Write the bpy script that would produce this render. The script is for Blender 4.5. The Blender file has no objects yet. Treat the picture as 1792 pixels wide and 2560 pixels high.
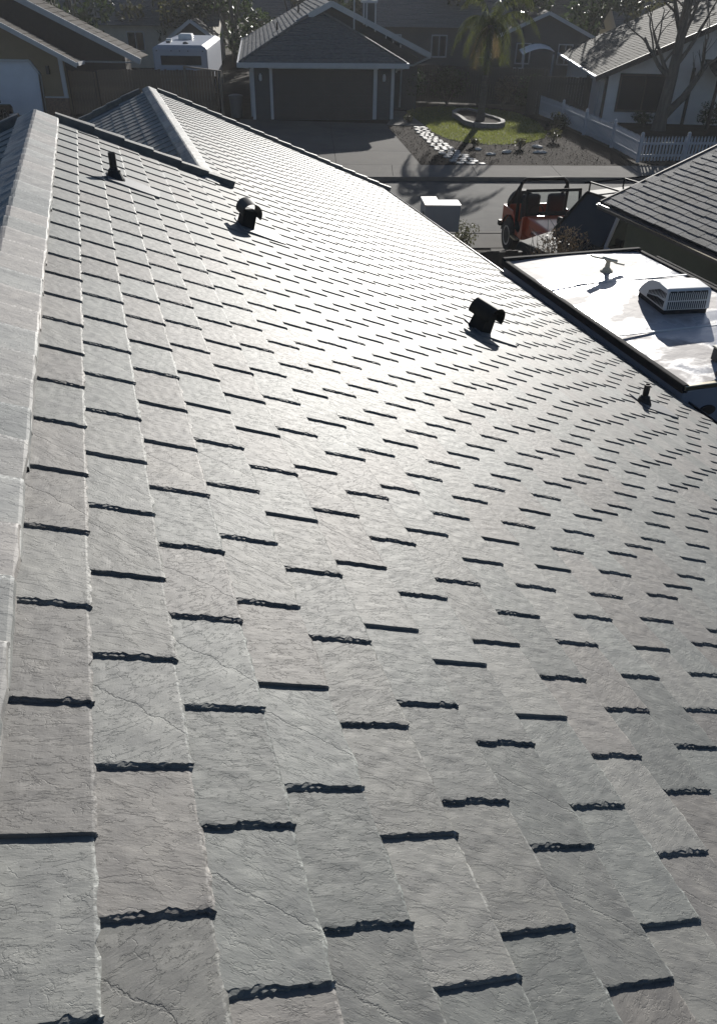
import bpy, math, random
import numpy as np
from mathutils import Vector, Matrix

random.seed(11)
rng = np.random.default_rng(5)
SC = bpy.context.scene
COL = SC.collection
R = math.radians

# ------------------------------------------------------------------ camera
CAM_H = 5.8
pitch, roll = R(34.86), R(1.07)
fw = Vector((0, math.cos(pitch), -math.sin(pitch)))
rt0 = Vector((1, 0, 0)); up0 = rt0.cross(fw)
rt = rt0*math.cos(roll) + up0*math.sin(roll)
up = up0*math.cos(roll) - rt0*math.sin(roll)
cam_d = bpy.data.cameras.new('camera')
cam_d.sensor_fit = 'VERTICAL'; cam_d.sensor_height = 36; cam_d.lens = 1930/2560*36
cam_d.clip_start = .05; cam_d.clip_end = 600
cam = bpy.data.objects.new('camera', cam_d); COL.objects.link(cam)
cam.matrix_world = Matrix(((rt.x, up.x, -fw.x, 0), (rt.y, up.y, -fw.y, 0), (rt.z, up.z, -fw.z, CAM_H), (0, 0, 0, 1)))
SC.camera = cam

# ------------------------------------------------------------------ sky, sun, exposure
SUN_AZ, SUN_EL = R(13.5), R(16.8)
w = bpy.data.worlds.new('World'); SC.world = w; w.use_nodes = True
nt = w.node_tree; bg = nt.nodes['Background']
sky = nt.nodes.new('ShaderNodeTexSky'); sky.sky_type = 'NISHITA'; sky.sun_disc = False
sky.sun_elevation = SUN_EL; sky.sun_rotation = SUN_AZ
nt.links.new(sky.outputs[0], bg.inputs[0]); bg.inputs[1].default_value = 0.06
sky.air_density = .65; sky.dust_density = .3; sky.ozone_density = 1.6
sd = bpy.data.lights.new('sun', 'SUN'); sd.energy = 5.0; sd.angle = R(.53); sd.color = (1, .962, .9)
sun = bpy.data.objects.new('sun', sd); COL.objects.link(sun)
sdir = Vector((math.sin(SUN_AZ)*math.cos(SUN_EL), math.cos(SUN_AZ)*math.cos(SUN_EL), math.sin(SUN_EL)))
sun.rotation_euler = (-sdir).to_track_quat('-Z', 'Y').to_euler()
SC.view_settings.view_transform = 'Standard'; SC.view_settings.look = 'None'
SC.view_settings.exposure = 0.45; SC.view_settings.gamma = 1; SC.view_settings.use_curve_mapping = False
SC.cycles.max_bounces = 6; SC.cycles.use_denoising = True

# ------------------------------------------------------------------ helpers
class MB:
    def __init__(s): s.v = []; s.f = []
    def add(s, vs, fs):
        n = len(s.v); s.v += [tuple(p) for p in vs]; s.f += [tuple(i+n for i in q) for q in fs]; return s
    def poly(s, *p): return s.add(p, [tuple(range(len(p)))])
    def box(s, x0, x1, y0, y1, z0, z1, M=None):
        p = [(x0,y0,z0),(x1,y0,z0),(x1,y1,z0),(x0,y1,z0),(x0,y0,z1),(x1,y0,z1),(x1,y1,z1),(x0,y1,z1)]
        if M is not None: p = [M @ Vector(q) for q in p]
        return s.add(p, [(3,2,1,0),(4,5,6,7),(0,1,5,4),(1,2,6,5),(2,3,7,6),(3,0,4,7)])
    def prism(s, poly, z0, z1, M=None):
        n = len(poly); p = [(x,y,z0) for x,y in poly]+[(x,y,z1) for x,y in poly]
        if M is not None: p = [M @ Vector(q) for q in p]
        return s.add(p, [tuple(range(n))[::-1], tuple(range(n,2*n))]+[(i,(i+1)%n,n+(i+1)%n,n+i) for i in range(n)])
    def beam(s, a, b, wd, ht):
        a = Vector(a); b = Vector(b); d = b-a; L = d.length
        q = d.to_track_quat('Y', 'Z').to_matrix().to_4x4(); q.translation = a
        return s.box(-wd/2, wd/2, 0, L, -ht/2, ht/2, q)
    def tube(s, pts, rad, n=7, cap=True):
        pts = [Vector(p) for p in pts]
        if not isinstance(rad, (list, tuple)): rad = [rad]*len(pts)
        rings = []
        for i, p in enumerate(pts):
            t = (pts[min(i+1,len(pts)-1)]-pts[max(i-1,0)]).normalized()
            a = t.orthogonal().normalized() if i == 0 else (pa - t*pa.dot(t)).normalized()
            pa = a; b = t.cross(a)
            rings.append([p+(a*math.cos(2*math.pi*k/n)+b*math.sin(2*math.pi*k/n))*rad[i] for k in range(n)])
        v = [q for r_ in rings for q in r_]; f = []
        for i in range(len(pts)-1):
            for k in range(n): f.append((i*n+k, i*n+(k+1)%n, (i+1)*n+(k+1)%n, (i+1)*n+k))
        if cap: f += [tuple(range(n))[::-1], tuple((len(pts)-1)*n+k for k in range(n))]
        return s.add(v, f)
    def lathe(s, prof, n=16, M=None):
        v = []; f = []
        for r_, z in prof: v += [(r_*math.cos(2*math.pi*k/n), r_*math.sin(2*math.pi*k/n), z) for k in range(n)]
        if M is not None: v = [M @ Vector(q) for q in v]
        for i in range(len(prof)-1):
            for k in range(n): f.append((i*n+k, i*n+(k+1)%n, (i+1)*n+(k+1)%n, (i+1)*n+k))
        f += [tuple(range(n))[::-1], tuple((len(prof)-1)*n+k for k in range(n))]
        return s.add(v, f)
    def build(s, name, mat, parent=None, smooth=False, kind=None, bevel=0):
        me = bpy.data.meshes.new(name); me.from_pydata(s.v, [], s.f); me.materials.append(mat)
        if smooth: me.shade_smooth()
        o = bpy.data.objects.new(name, me); COL.objects.link(o)
        if parent: o.parent = parent
        if kind: o['kind'] = kind
        if bevel:
            b = o.modifiers.new('bevel', 'BEVEL'); b.width = bevel; b.segments = 2; b.limit_method = 'ANGLE'
        return o

def tag(o, label, cat, group=None):
    o['label'] = label; o['category'] = cat
    if group: o['group'] = group
    return o
def thing(name, label, cat, loc=(0,0,0), rz=0, group=None):
    o = bpy.data.objects.new(name, None); COL.objects.link(o); o.empty_display_size = .2
    o.location = loc; o.rotation_euler = (0, 0, rz)
    return tag(o, label, cat, group)
def inst(name, me, parent, loc=(0,0,0), rz=0, M=None):
    o = bpy.data.objects.new(name, me); COL.objects.link(o); o.parent = parent
    if M is not None: o.matrix_local = M
    else: o.location = loc; o.rotation_euler = (0, 0, rz)
    return o

# ------------------------------------------------------------------ materials
def nodes(name):
    m = bpy.data.materials.new(name); m.use_nodes = True
    t = m.node_tree; return m, t, t.nodes['Principled BSDF']
def N(t, kind, **kw):
    n = t.nodes.new(kind)
    for k, v in kw.items():
        if hasattr(n, k) and not k[0].isupper(): setattr(n, k, v)
        else: n.inputs[k].default_value = v
    return n
def mat(name, col, rough=.75, var=.18, scale=2.5, bump=0., bscale=40, metal=0., spec=.5, col2=None, mask=(.45,.65), stretch=(1,1,1), coat=0., orand=0.):
    m, t, b = nodes(name); l = t.links
    tc = N(t, 'ShaderNodeTexCoord'); mp = N(t, 'ShaderNodeMapping'); mp.inputs['Scale'].default_value = stretch
    l.new(tc.outputs['Object'], mp.inputs['Vector'])
    n1 = N(t, 'ShaderNodeTexNoise', Scale=scale, Detail=6., Roughness=.6); l.new(mp.outputs[0], n1.inputs['Vector'])
    rmp = N(t, 'ShaderNodeValToRGB'); e = rmp.color_ramp.elements
    e[0].position, e[1].position = .25, .75
    e[0].color = [c*(1-var) for c in col]+[1]; e[1].color = [min(1, c*(1+var)) for c in col]+[1]
    l.new(n1.outputs[0], rmp.inputs[0]); out = rmp.outputs[0]
    if col2:
        n2 = N(t, 'ShaderNodeTexNoise', Scale=scale*.45, Detail=5.); l.new(mp.outputs[0], n2.inputs['Vector'])
        r2 = N(t, 'ShaderNodeValToRGB'); r2.color_ramp.elements[0].position, r2.color_ramp.elements[1].position = mask
        l.new(n2.outputs[0], r2.inputs[0])
        mx = N(t, 'ShaderNodeMixRGB'); l.new(r2.outputs[0], mx.inputs[0]); l.new(out, mx.inputs[1]); mx.inputs[2].default_value = (*col2, 1)
        out = mx.outputs[0]
    if orand:
        oi = N(t, 'ShaderNodeObjectInfo'); mr = N(t, 'ShaderNodeMapRange'); mr.inputs['To Min'].default_value = 1-orand; mr.inputs['To Max'].default_value = 1+orand; l.new(oi.outputs['Random'], mr.inputs[0])
        mo = N(t, 'ShaderNodeVectorMath', operation='SCALE'); l.new(out, mo.inputs[0]); l.new(mr.outputs[0], mo.inputs['Scale']); out = mo.outputs[0]
    l.new(out, b.inputs['Base Color'])
    b.inputs['Roughness'].default_value = rough; b.inputs['Metallic'].default_value = metal
    b.inputs['Specular IOR Level'].default_value = spec
    if coat: b.inputs['Coat Weight'].default_value = coat; b.inputs['Coat Roughness'].default_value = .08
    if bump:
        n3 = N(t, 'ShaderNodeTexNoise', Scale=bscale, Detail=8.); l.new(mp.outputs[0], n3.inputs['Vector'])
        bp = N(t, 'ShaderNodeBump', Strength=1., Distance=bump); l.new(n3.outputs[0], bp.inputs['Height']); l.new(bp.outputs[0], b.inputs['Normal'])
    return m
def leafmat(name, col, trans=.35, rough=.45, var=.35):
    m, t, b = nodes(name); l = t.links
    gi = N(t, 'ShaderNodeNewGeometry'); rmp = N(t, 'ShaderNodeValToRGB'); e = rmp.color_ramp.elements
    e[0].color = [c*(1-var) for c in col]+[1]; e[1].color = [c*(1+var) for c in col]+[1]
    l.new(gi.outputs['Random Per Island'], rmp.inputs[0]); l.new(rmp.outputs[0], b.inputs['Base Color'])
    b.inputs['Roughness'].default_value = rough
    tr = N(t, 'ShaderNodeBsdfTranslucent'); hs = N(t, 'ShaderNodeHueSaturation', Value=1.5, Saturation=1.1)
    l.new(rmp.outputs[0], hs.inputs['Color']); l.new(hs.outputs[0], tr.inputs[0])
    mx = N(t, 'ShaderNodeMixShader'); mx.inputs[0].default_value = trans
    l.new(b.outputs[0], mx.inputs[1]); l.new(tr.outputs[0], mx.inputs[2])
    l.new(mx.outputs[0], t.nodes['Material Output'].inputs[0]); return m
def glassmat(name, col=(.02,.025,.03), rough=.06):
    m, t, b = nodes(name); b.inputs['Base Color'].default_value = (*col, 1); b.inputs['Roughness'].default_value = rough
    b.inputs['Specular IOR Level'].default_value = .35; return m

def n4_pre(t, uv, l):
    q = N(t, 'ShaderNodeTexNoise', Scale=9., Detail=6., Roughness=.7); l.new(uv.outputs[0], q.inputs['Vector']); return q.outputs[0]
def slatemat(name, per_object):
    """moulded slate: cleft relief, short cracks, one tint per piece"""
    m, t, b = nodes(name); l = t.links
    uv = N(t, 'ShaderNodeUVMap'); uv.uv_map = 'uv'
    if per_object: oi = N(t, 'ShaderNodeObjectInfo'); tint = oi.outputs['Color']
    else: at = N(t, 'ShaderNodeAttribute'); at.attribute_name = 'tint'; tint = at.outputs['Color']
    mp = N(t, 'ShaderNodeMapping'); mp.inputs['Scale'].default_value = (.55, 1.5, 1); l.new(uv.outputs[0], mp.inputs[0])
    n1 = N(t, 'ShaderNodeTexNoise', Scale=30., Detail=10., Roughness=.68, Distortion=.25); l.new(mp.outputs[0], n1.inputs['Vector'])
    n2 = N(t, 'ShaderNodeTexNoise', Scale=420., Detail=3., Roughness=.6); l.new(uv.outputs[0], n2.inputs['Vector'])
    # short cracks and cleft ledges
    nd = N(t, 'ShaderNodeTexNoise', Scale=30., Detail=4.); l.new(uv.outputs[0], nd.inputs['Vector'])
    ad = N(t, 'ShaderNodeMixRGB', blend_type='LINEAR_LIGHT'); ad.inputs[0].default_value = .035
    l.new(mp.outputs[0], ad.inputs[1]); l.new(nd.outputs['Color'], ad.inputs[2])
    vo = N(t, 'ShaderNodeTexVoronoi', feature='DISTANCE_TO_EDGE', Scale=17.); l.new(ad.outputs[0], vo.inputs['Vector'])
    cr = N(t, 'ShaderNodeValToRGB'); cr.color_ramp.elements[0].position = .0; cr.color_ramp.elements[1].position = .03
    cr.color_ramp.elements[0].color = (0,0,0,1); l.new(vo.outputs['Distance'], cr.inputs[0])
    nm = N(t, 'ShaderNodeTexNoise', Scale=21., Detail=2.); l.new(uv.outputs[0], nm.inputs['Vector'])
    mk = N(t, 'ShaderNodeValToRGB'); mk.color_ramp.elements[0].position, mk.color_ramp.elements[1].position = .5, .57
    l.new(nm.outputs[0], mk.inputs[0])
    crack = N(t, 'ShaderNodeMixRGB'); l.new(mk.outputs[0], crack.inputs[0]); crack.inputs[1].default_value = (1,1,1,1); l.new(cr.outputs[0], crack.inputs[2])
    # terraces: quantised noise gives the cleft steps
    n4 = N(t, 'ShaderNodeTexNoise', Scale=12., Detail=8., Roughness=.66, Distortion=.25); l.new(mp.outputs[0], n4.inputs['Vector'])
    mul = N(t, 'ShaderNodeMath', operation='MULTIPLY'); l.new(n4.outputs[0], mul.inputs[0]); mul.inputs[1].default_value = 9.
    fl = N(t, 'ShaderNodeMath', operation='FLOOR'); l.new(mul.outputs[0], fl.inputs[0])
    fr = N(t, 'ShaderNodeMath', operation='FRACT'); l.new(mul.outputs[0], fr.inputs[0])
    pw = N(t, 'ShaderNodeMath', operation='POWER'); l.new(fr.outputs[0], pw.inputs[0]); pw.inputs[1].default_value = 14.
    st = N(t, 'ShaderNodeMath', operation='ADD'); l.new(fl.outputs[0], st.inputs[0]); l.new(pw.outputs[0], st.inputs[1])
    # one long split across some moulds
    u2 = N(t, 'ShaderNodeUVMap'); u2.uv_map = 'mould'
    sx = N(t, 'ShaderNodeSeparateXYZ'); l.new(u2.outputs[0], sx.inputs[0])
    ln_ = N(t, 'ShaderNodeMath', operation='MULTIPLY_ADD'); l.new(sx.outputs[0], ln_.inputs[0]); ln_.inputs[1].default_value = .42; l.new(sx.outputs[1], ln_.inputs[2])
    nw = N(t, 'ShaderNodeMath', operation='MULTIPLY_ADD'); l.new(n4_pre(t, uv, l), nw.inputs[0]); nw.inputs[1].default_value = .3; l.new(ln_.outputs[0], nw.inputs[2])
    sb = N(t, 'ShaderNodeMath', operation='SUBTRACT'); l.new(nw.outputs[0], sb.inputs[0]); sb.inputs[1].default_value = .86
    ab = N(t, 'ShaderNodeMath', operation='ABSOLUTE'); l.new(sb.outputs[0], ab.inputs[0])
    line = N(t, 'ShaderNodeValToRGB'); line.color_ramp.elements[0].position = .003; line.color_ramp.elements[1].position = .012; l.new(ab.outputs[0], line.inputs[0])
    def mad(x, k, acc=None):
        q = N(t, 'ShaderNodeMath', operation='MULTIPLY_ADD'); l.new(x, q.inputs[0]); q.inputs[1].default_value = k
        if acc is None: q.inputs[2].default_value = 0
        else: l.new(acc, q.inputs[2])
        return q.outputs[0]
    h = mad(n1.outputs[0], .7); h = mad(st.outputs[0], .24, h); h = mad(crack.outputs[0], .17, h); h = mad(n2.outputs[0], .06, h); h = mad(line.outputs[0], .4, h)
    bp = N(t, 'ShaderNodeBump', Strength=1., Distance=.0022); l.new(h, bp.inputs['Height']); l.new(bp.outputs[0], b.inputs['Normal'])
    nc = N(t, 'ShaderNodeTexNoise', Scale=14., Detail=6.); l.new(uv.outputs[0], nc.inputs['Vector'])
    rc = N(t, 'ShaderNodeValToRGB'); rc.color_ramp.elements[0].position, rc.color_ramp.elements[1].position = .3, .72
    rc.color_ramp.elements[0].color = (.74,.745,.76,1); rc.color_ramp.elements[1].color = (1.16,1.155,1.13,1); l.new(nc.outputs[0], rc.inputs[0])
    mc = N(t, 'ShaderNodeMixRGB', blend_type='MULTIPLY'); mc.inputs[0].default_value = 1; l.new(tint, mc.inputs[1]); l.new(rc.outputs[0], mc.inputs[2])
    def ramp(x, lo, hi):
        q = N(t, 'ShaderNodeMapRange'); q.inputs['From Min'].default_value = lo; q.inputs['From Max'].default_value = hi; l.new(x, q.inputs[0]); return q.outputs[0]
    rim = N(t, 'ShaderNodeMath', operation='MAXIMUM'); l.new(ramp(sx.outputs[0], .955, .985), rim.inputs[0]); l.new(ramp(sx.outputs[1], 30.9, 30.96), rim.inputs[1])  # sunlit glint of the butt edges, painted into the colour as a pale rim
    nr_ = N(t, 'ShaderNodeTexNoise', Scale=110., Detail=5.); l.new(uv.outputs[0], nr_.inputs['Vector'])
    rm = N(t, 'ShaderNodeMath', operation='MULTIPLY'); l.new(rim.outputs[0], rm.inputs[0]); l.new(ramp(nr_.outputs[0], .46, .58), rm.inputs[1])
    lit_rim = N(t, 'ShaderNodeMixRGB'); l.new(rm.outputs[0], lit_rim.inputs[0]); l.new(mc.outputs[0], lit_rim.inputs[1])
    pale = N(t, 'ShaderNodeVectorMath', operation='SCALE'); l.new(mc.outputs[0], pale.inputs[0]); pale.inputs['Scale'].default_value = 2.0; l.new(pale.outputs[0], lit_rim.inputs[2])
    l.new(lit_rim.outputs[0], b.inputs['Base Color'])
    rr = N(t, 'ShaderNodeMapRange'); rr.inputs['To Min'].default_value = .56; rr.inputs['To Max'].default_value = .7; l.new(n1.outputs[0], rr.inputs[0])
    l.new(rr.outputs[0], b.inputs['Roughness']); b.inputs['Specular IOR Level'].default_value = .45
    return m

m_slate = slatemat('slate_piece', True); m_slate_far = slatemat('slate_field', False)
m_black = mat('black_painted_metal', (.012,.013,.014), .65, .2, 12, spec=.25)
m_hood = mat('dark_olive_hood', (.022,.022,.02), .55, .25, 12, spec=.22)
m_pipe = mat('black_rubber_pipe', (.018,.017,.017), .55, .25, 20)
m_lead = mat('grey_flashing', (.17,.172,.175), .6, .15, 9)
m_gutter = mat('dark_gutter', (.05,.05,.055), .35, .2, 6)
m_cream = mat('stucco_cream', (.45,.42,.36), .9, .1, 3, .002, 120)
m_tan = mat('tan_siding', (.2,.15,.09), .85, .1, 3, .003, 60)
m_dkgrey = mat('dark_grey_siding', (.055,.06,.065), .8, .15, 3, .003, 40, stretch=(1,1,8))
m_white = mat('white_trim', (.42,.425,.43), .55, .08, 4)
m_stucco = mat('white_stucco', (.62,.6,.58), .9, .07, 2, .003, 80)
m_brown = mat('dark_brown_trim', (.045,.035,.03), .6, .2, 6)
m_greenwall = mat('olive_siding', (.09,.1,.075), .8, .12, 2, .003, 30)
m_asph_roof = mat('charcoal_shingle', (.1,.102,.106), .8, .35, 30, .004, 220, spec=.3)
m_shingle = mat('charcoal_shingle_piece', (.108,.11,.115), .8, .3, 30, .004, 220, spec=.35, orand=.3)
m_tile_grey = mat('grey_roof_tile', (.11,.11,.108), .7, .3, 6, .003, 60, spec=.3)
m_tile_tan = mat('tan_roof_shingle', (.085,.08,.068), .9, .25, 7, .003, 60, spec=.1)
m_shake = mat('brown_shake', (.065,.056,.048), .9, .35, 9, .006, 40, spec=.2)
m_wood = mat('weathered_fence_board', (.14,.1,.07), .85, .35, 4, .003, 50, stretch=(6,6,.6))
m_wood_dk = mat('dark_fence_board', (.05,.045,.04), .85, .35, 4, .003, 50, stretch=(6,6,.6))
m_picket = mat('white_picket_paint', (.42,.435,.47), .7, .1, 5)
m_asph = mat('street_asphalt', (.085,.083,.077), .9, .25, 1.4, .004, 180, col2=(.05,.05,.05), mask=(.5,.68), spec=.2)
m_conc = mat('driveway_concrete', (.115,.107,.095), .95, .14, .9, .002, 120, col2=(.085,.08,.074), mask=(.5,.75), spec=.2)
m_walk = mat('sidewalk_concrete', (.145,.136,.122), .95, .16, 1.2, .002, 120, spec=.15)
m_ground = mat('bare_soil', (.05,.042,.032), 1., .35, 1.5, .02, 12, spec=.1)
m_mulch = mat('bark_mulch', (.03,.022,.017), 1., .6, 30, .03, 25, spec=.08)
m_soil = mat('lawn_soil', (.06,.065,.025), .95, .3, 6, .02, 30)
m_stone = mat('pale_flagstone', (.36,.345,.32), .7, .15, 3, .004, 30)
m_block = mat('planter_block', (.2,.185,.16), .85, .25, 8, .006, 40)
m_rock = mat('pale_rock', (.5,.47,.42), .8, .2, 6, .02, 12)
m_bark = mat('grey_bark', (.11,.095,.08), .9, .35, 6, .02, 25, stretch=(2,2,.4))
m_palmbark = mat('palm_bark', (.1,.085,.07), .9, .3, 8, .02, 20, stretch=(.5,.5,3))
m_leaf = leafmat('dark_foliage', (.035,.05,.02)); m_leaf2 = leafmat('olive_foliage', (.06,.06,.028)); m_leaf3 = leafmat('dry_foliage', (.1,.075,.05), .2)
m_gloss = leafmat('glossy_foliage', (.03,.05,.022), .2, .18)
m_palm = leafmat('palm_frond', (.075,.085,.03), .38, .18); m_palm_dry = leafmat('dry_palm_frond', (.14,.11,.06), .4, .3)
m_grass = leafmat('lawn_grass', (.15,.165,.05), .5, .6)
m_rvwall = mat('trailer_siding', (.27,.295,.35), .45, .05, 3)
m_rvtrim = mat('dark_roof_trim', (.022,.022,.024), .85, .2, 6, spec=.1)
m_alu = mat('aluminium_trim', (.6,.55,.42), .3, .1, 8, metal=1)
m_ac = mat('white_plastic', (.68,.68,.66), .4, .05, 4)
m_acdark = mat('black_foam', (.02,.02,.022), .8, .2, 10)
m_beige = mat('aged_beige_plastic', (.52,.49,.38), .5, .12, 8)
m_door = mat('white_garage_door', (.55,.58,.63), .6, .05, 2)
m_dkdoor = mat('dark_garage_door', (.035,.03,.03), .6, .15, 2)
m_brick = mat('mottled_brick', (.16,.1,.07), .9, .5, 14, .006, 30)
m_glass = glassmat('dark_glass'); m_curt = mat('pale_curtain', (.5,.51,.52), .3, .3, 3, stretch=(5,1,.5)); m_orange = mat('orange_red_paint', (.45,.07,.022), .3, .06, 2, coat=.6)
m_tyre = mat('tyre_rubber', (.02,.02,.02), .8, .2, 20); m_rim = mat('steel_rim', (.4,.4,.4), .35, .1, 6, metal=.8)
m_seat = mat('dark_vinyl', (.02,.02,.024), .5, .2, 8); m_carblk = mat('black_car_paint', (.012,.011,.011), .22, .1, 2, coat=.8)
m_chrome = mat('chrome', (.7,.7,.7), .12, .02, 3, metal=1); m_cardark = mat('charcoal_car_paint', (.015,.016,.018), .7, .1, 2, spec=.15)
m_carwhite = mat('white_car_paint', (.4,.41,.46), .5, .04, 2, spec=.3)
m_box = mat('painted_steel_box', (.2,.225,.26), .4, .06, 4); m_rust = mat('rusty_painted_steel', (.6,.58,.52), .4, .08, 6, col2=(.2,.07,.03), mask=(.54,.62))
m_bin = mat('grey_plastic_bin', (.09,.09,.09), .6, .1, 5)
m_steel = mat('weathered_frame_wood', (.16,.13,.1), .8, .2, 6)

# white rubber RV roof with dried dirt patches
def rvroofmat():
    m, t, b = nodes('white_rubber_roof'); l = t.links
    tc = N(t, 'ShaderNodeTexCoord')
    n1 = N(t, 'ShaderNodeTexNoise', Scale=1.25, Detail=7., Roughness=.55, Distortion=.5); l.new(tc.outputs['Object'], n1.inputs['Vector'])
    r1 = N(t, 'ShaderNodeValToRGB'); r1.color_ramp.elements[0].position, r1.color_ramp.elements[1].position = .45, .56; l.new(n1.outputs[0], r1.inputs[0])
    n2 = N(t, 'ShaderNodeTexNoise', Scale=9., Detail=8.); l.new(tc.outputs['Object'], n2.inputs['Vector'])
    mx = N(t, 'ShaderNodeMixRGB'); l.new(r1.outputs[0], mx.inputs[0]); mx.inputs[1].default_value = (.5,.5,.52,1); mx.inputs[2].default_value = (.34,.31,.3,1)
    l.new(mx.outputs[0], b.inputs['Base Color'])
    mr = N(t, 'ShaderNodeMapRange'); mr.inputs['To Min'].default_value = .24; mr.inputs['To Max'].default_value = .7; l.new(r1.outputs[0], mr.inputs[0]); l.new(mr.outputs[0], b.inputs['Roughness'])
    bp = N(t, 'ShaderNodeBump', Strength=1., Distance=.006); l.new(n2.outputs[0], bp.inputs['Height']); l.new(bp.outputs[0], b.inputs['Normal'])
    return m
m_rvroof = rvroofmat()

# ------------------------------------------------------------------ ground, street
def sheet(name, pts, z, m, kind='structure'):
    o = MB().poly(*[(x, y, z) for x, y in pts]).build(name, m); o['kind'] = kind; return o
sheet('ground', [(-300,-300),(300,-300),(300,400),(-300,400)], -.13, m_ground)
ST = .075                                                     # street runs a little off the x axis
def SY(x, y0): return y0 + ST*x
def strip(name, y0, y1, z, m, x0=-80, x1=80): return sheet(name, [(x0,SY(x0,y0)),(x1,SY(x1,y0)),(x1,SY(x1,y1)),(x0,SY(x0,y1))], z, m)
strip('street', 21.8, 28.75, -.12, m_asph)
def slab(name, pts, z0, z1, m):
    o = MB().prism(pts, z0, z1).build(name, m); o['kind'] = 'structure'; return o
def sstrip(name, y0, y1, m, x0=-80, x1=80, z1=0., z0=-.14): return slab(name, [(x0,SY(x0,y0)),(x1,SY(x1,y0)),(x1,SY(x1,y1)),(x0,SY(x0,y1))], z0, z1, m)
sstrip('far_kerb', 28.75, 28.93, m_walk, z1=.012)
for i in range(12):                                           # pavement bays with joints between them
    x0 = -14+i*3.0; s_ = sstrip('far_pavement', 28.94, 30.85, m_walk, x0, x0+2.985)
sstrip('far_pavement', 28.94, 30.85, m_walk, -80, -14.02); sstrip('far_pavement', 28.94, 30.85, m_walk, 22, 80)
sstrip('near_kerb', 21.6, 21.79, m_walk, z1=.012); sstrip('near_pavement', 20.25, 21.59, m_walk)
slab('yard', [(-80,30.86-6),(80,30.86+6),(80,140),(-80,140)], -.14, -.03, m_ground)
slab('front_yard', [(-80,-60),(80,-60),(80,26.24),(-80,14.24)], -.14, -.03, m_ground)
# centre driveway in four bays
dl = [(-6.2,30.42),(-6.0,41.2)]; dr = [(2.08,31.02),(.93,40.6)]
def lerp(a, b, t): return (a[0]+(b[0]-a[0])*t, a[1]+(b[1]-a[1])*t)
for i, (t0, t1) in enumerate(((0,.28),(.282,.62),(.622,1))):
    for s0, s1 in ((0,.62),(.622,1)):
        A, B = lerp(dl[0],dl[1],t0), lerp(dr[0],dr[1],t0); C_, D = lerp(dr[0],dr[1],t1), lerp(dl[0],dl[1],t1)
        slab('driveway', [lerp(A,B,s0), lerp(A,B,s1), lerp(D,C_,s1), lerp(D,C_,s0)], -.14, 0., m_conc)
slab('left_driveway', [(-22,29.4),(-13.9,30.0),(-13.9,41.0),(-22,41.0)], -.14, -.004, m_conc)
slab('near_driveway', [(3.3,16.2),(9.5,16.9),(9.5,20.9),(3.3,20.45)], -.14, -.006, m_conc)
slab('walkway', [(.95,40.15),(2.76,40.32),(2.35,42.6),(1.3,42.4)], -.14, .012, m_walk)
slab('walkway', [(1.31,42.43),(2.34,42.63),(2.02,44.75),(1.45,44.9)], -.14, .012, m_walk)

# ------------------------------------------------------------------ our roof
S = .56
O = np.array([-1.02237349, 1.19523239, -1.9432375])*S + [0, 0, CAM_H]
yaw, sl = R(17.42), R(22.95)
W, L = .3151*S, .5045*S
vh = np.array([-math.sin(yaw), math.cos(yaw), 0]); hh = np.array([math.cos(yaw), math.sin(yaw), 0]); zz = np.array([0, 0, 1.])
uh = hh*math.cos(sl) - zz*math.sin(sl); nn = np.cross(uh, vh)
ul = -hh*math.cos(sl) - zz*math.sin(sl); nl = np.cross(ul, -vh)
U_R, U_E, V_N, V_M, V_W = -.9, 33.2, -7., 25.2, 50.            # ridge, eave, near end, main gable end, wing end
U_WR = 7.6                                                     # wing ridge
def RP(u, v, n=0.): return O + uh*W*u + vh*L*v + nn*n         # point on the right-hand slope
ridge0 = RP(U_R, 0); wridge0 = RP(U_WR, 0)
def LP(u, v, n=0., base=None): return (ridge0 if base is None else base) + ul*W*u + vh*L*v + nl*n

house = thing('house', 'house with a pale slate roof, black hood vents and pipes', 'house', tuple(RP(16, 12) * [1,1,0]))
HI = Matrix.Translation(Vector(house.location)).inverted()
def hp(p): return tuple(HI @ Vector(p))                        # world -> house frame
deck = MB()
NUM_L = U_E-U_R; NUM_WL = U_E-U_WR
dn = -.006
deck.poly(*[hp(p) for p in (RP(U_R,V_N,dn),RP(U_E,V_N,dn),RP(U_E,V_M,dn),RP(U_R,V_M,dn))])
deck.poly(*[hp(p) for p in (RP(U_WR,V_M,dn),RP(U_E,V_M,dn),RP(U_E,V_W,dn),RP(U_WR,V_W,dn))])
deck.poly(*[hp(p) for p in (LP(0,V_N,dn),LP(0,V_M,dn),LP(NUM_L,V_M,dn),LP(NUM_L,V_N,dn))])
deck.poly(*[hp(p) for p in (LP(0,V_M,dn,wridge0),LP(0,V_W,dn,wridge0),LP(NUM_WL,V_W,dn,wridge0),LP(NUM_WL,V_M,dn,wridge0))])
roof = deck.build('roof', m_asph_roof, house)

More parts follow.
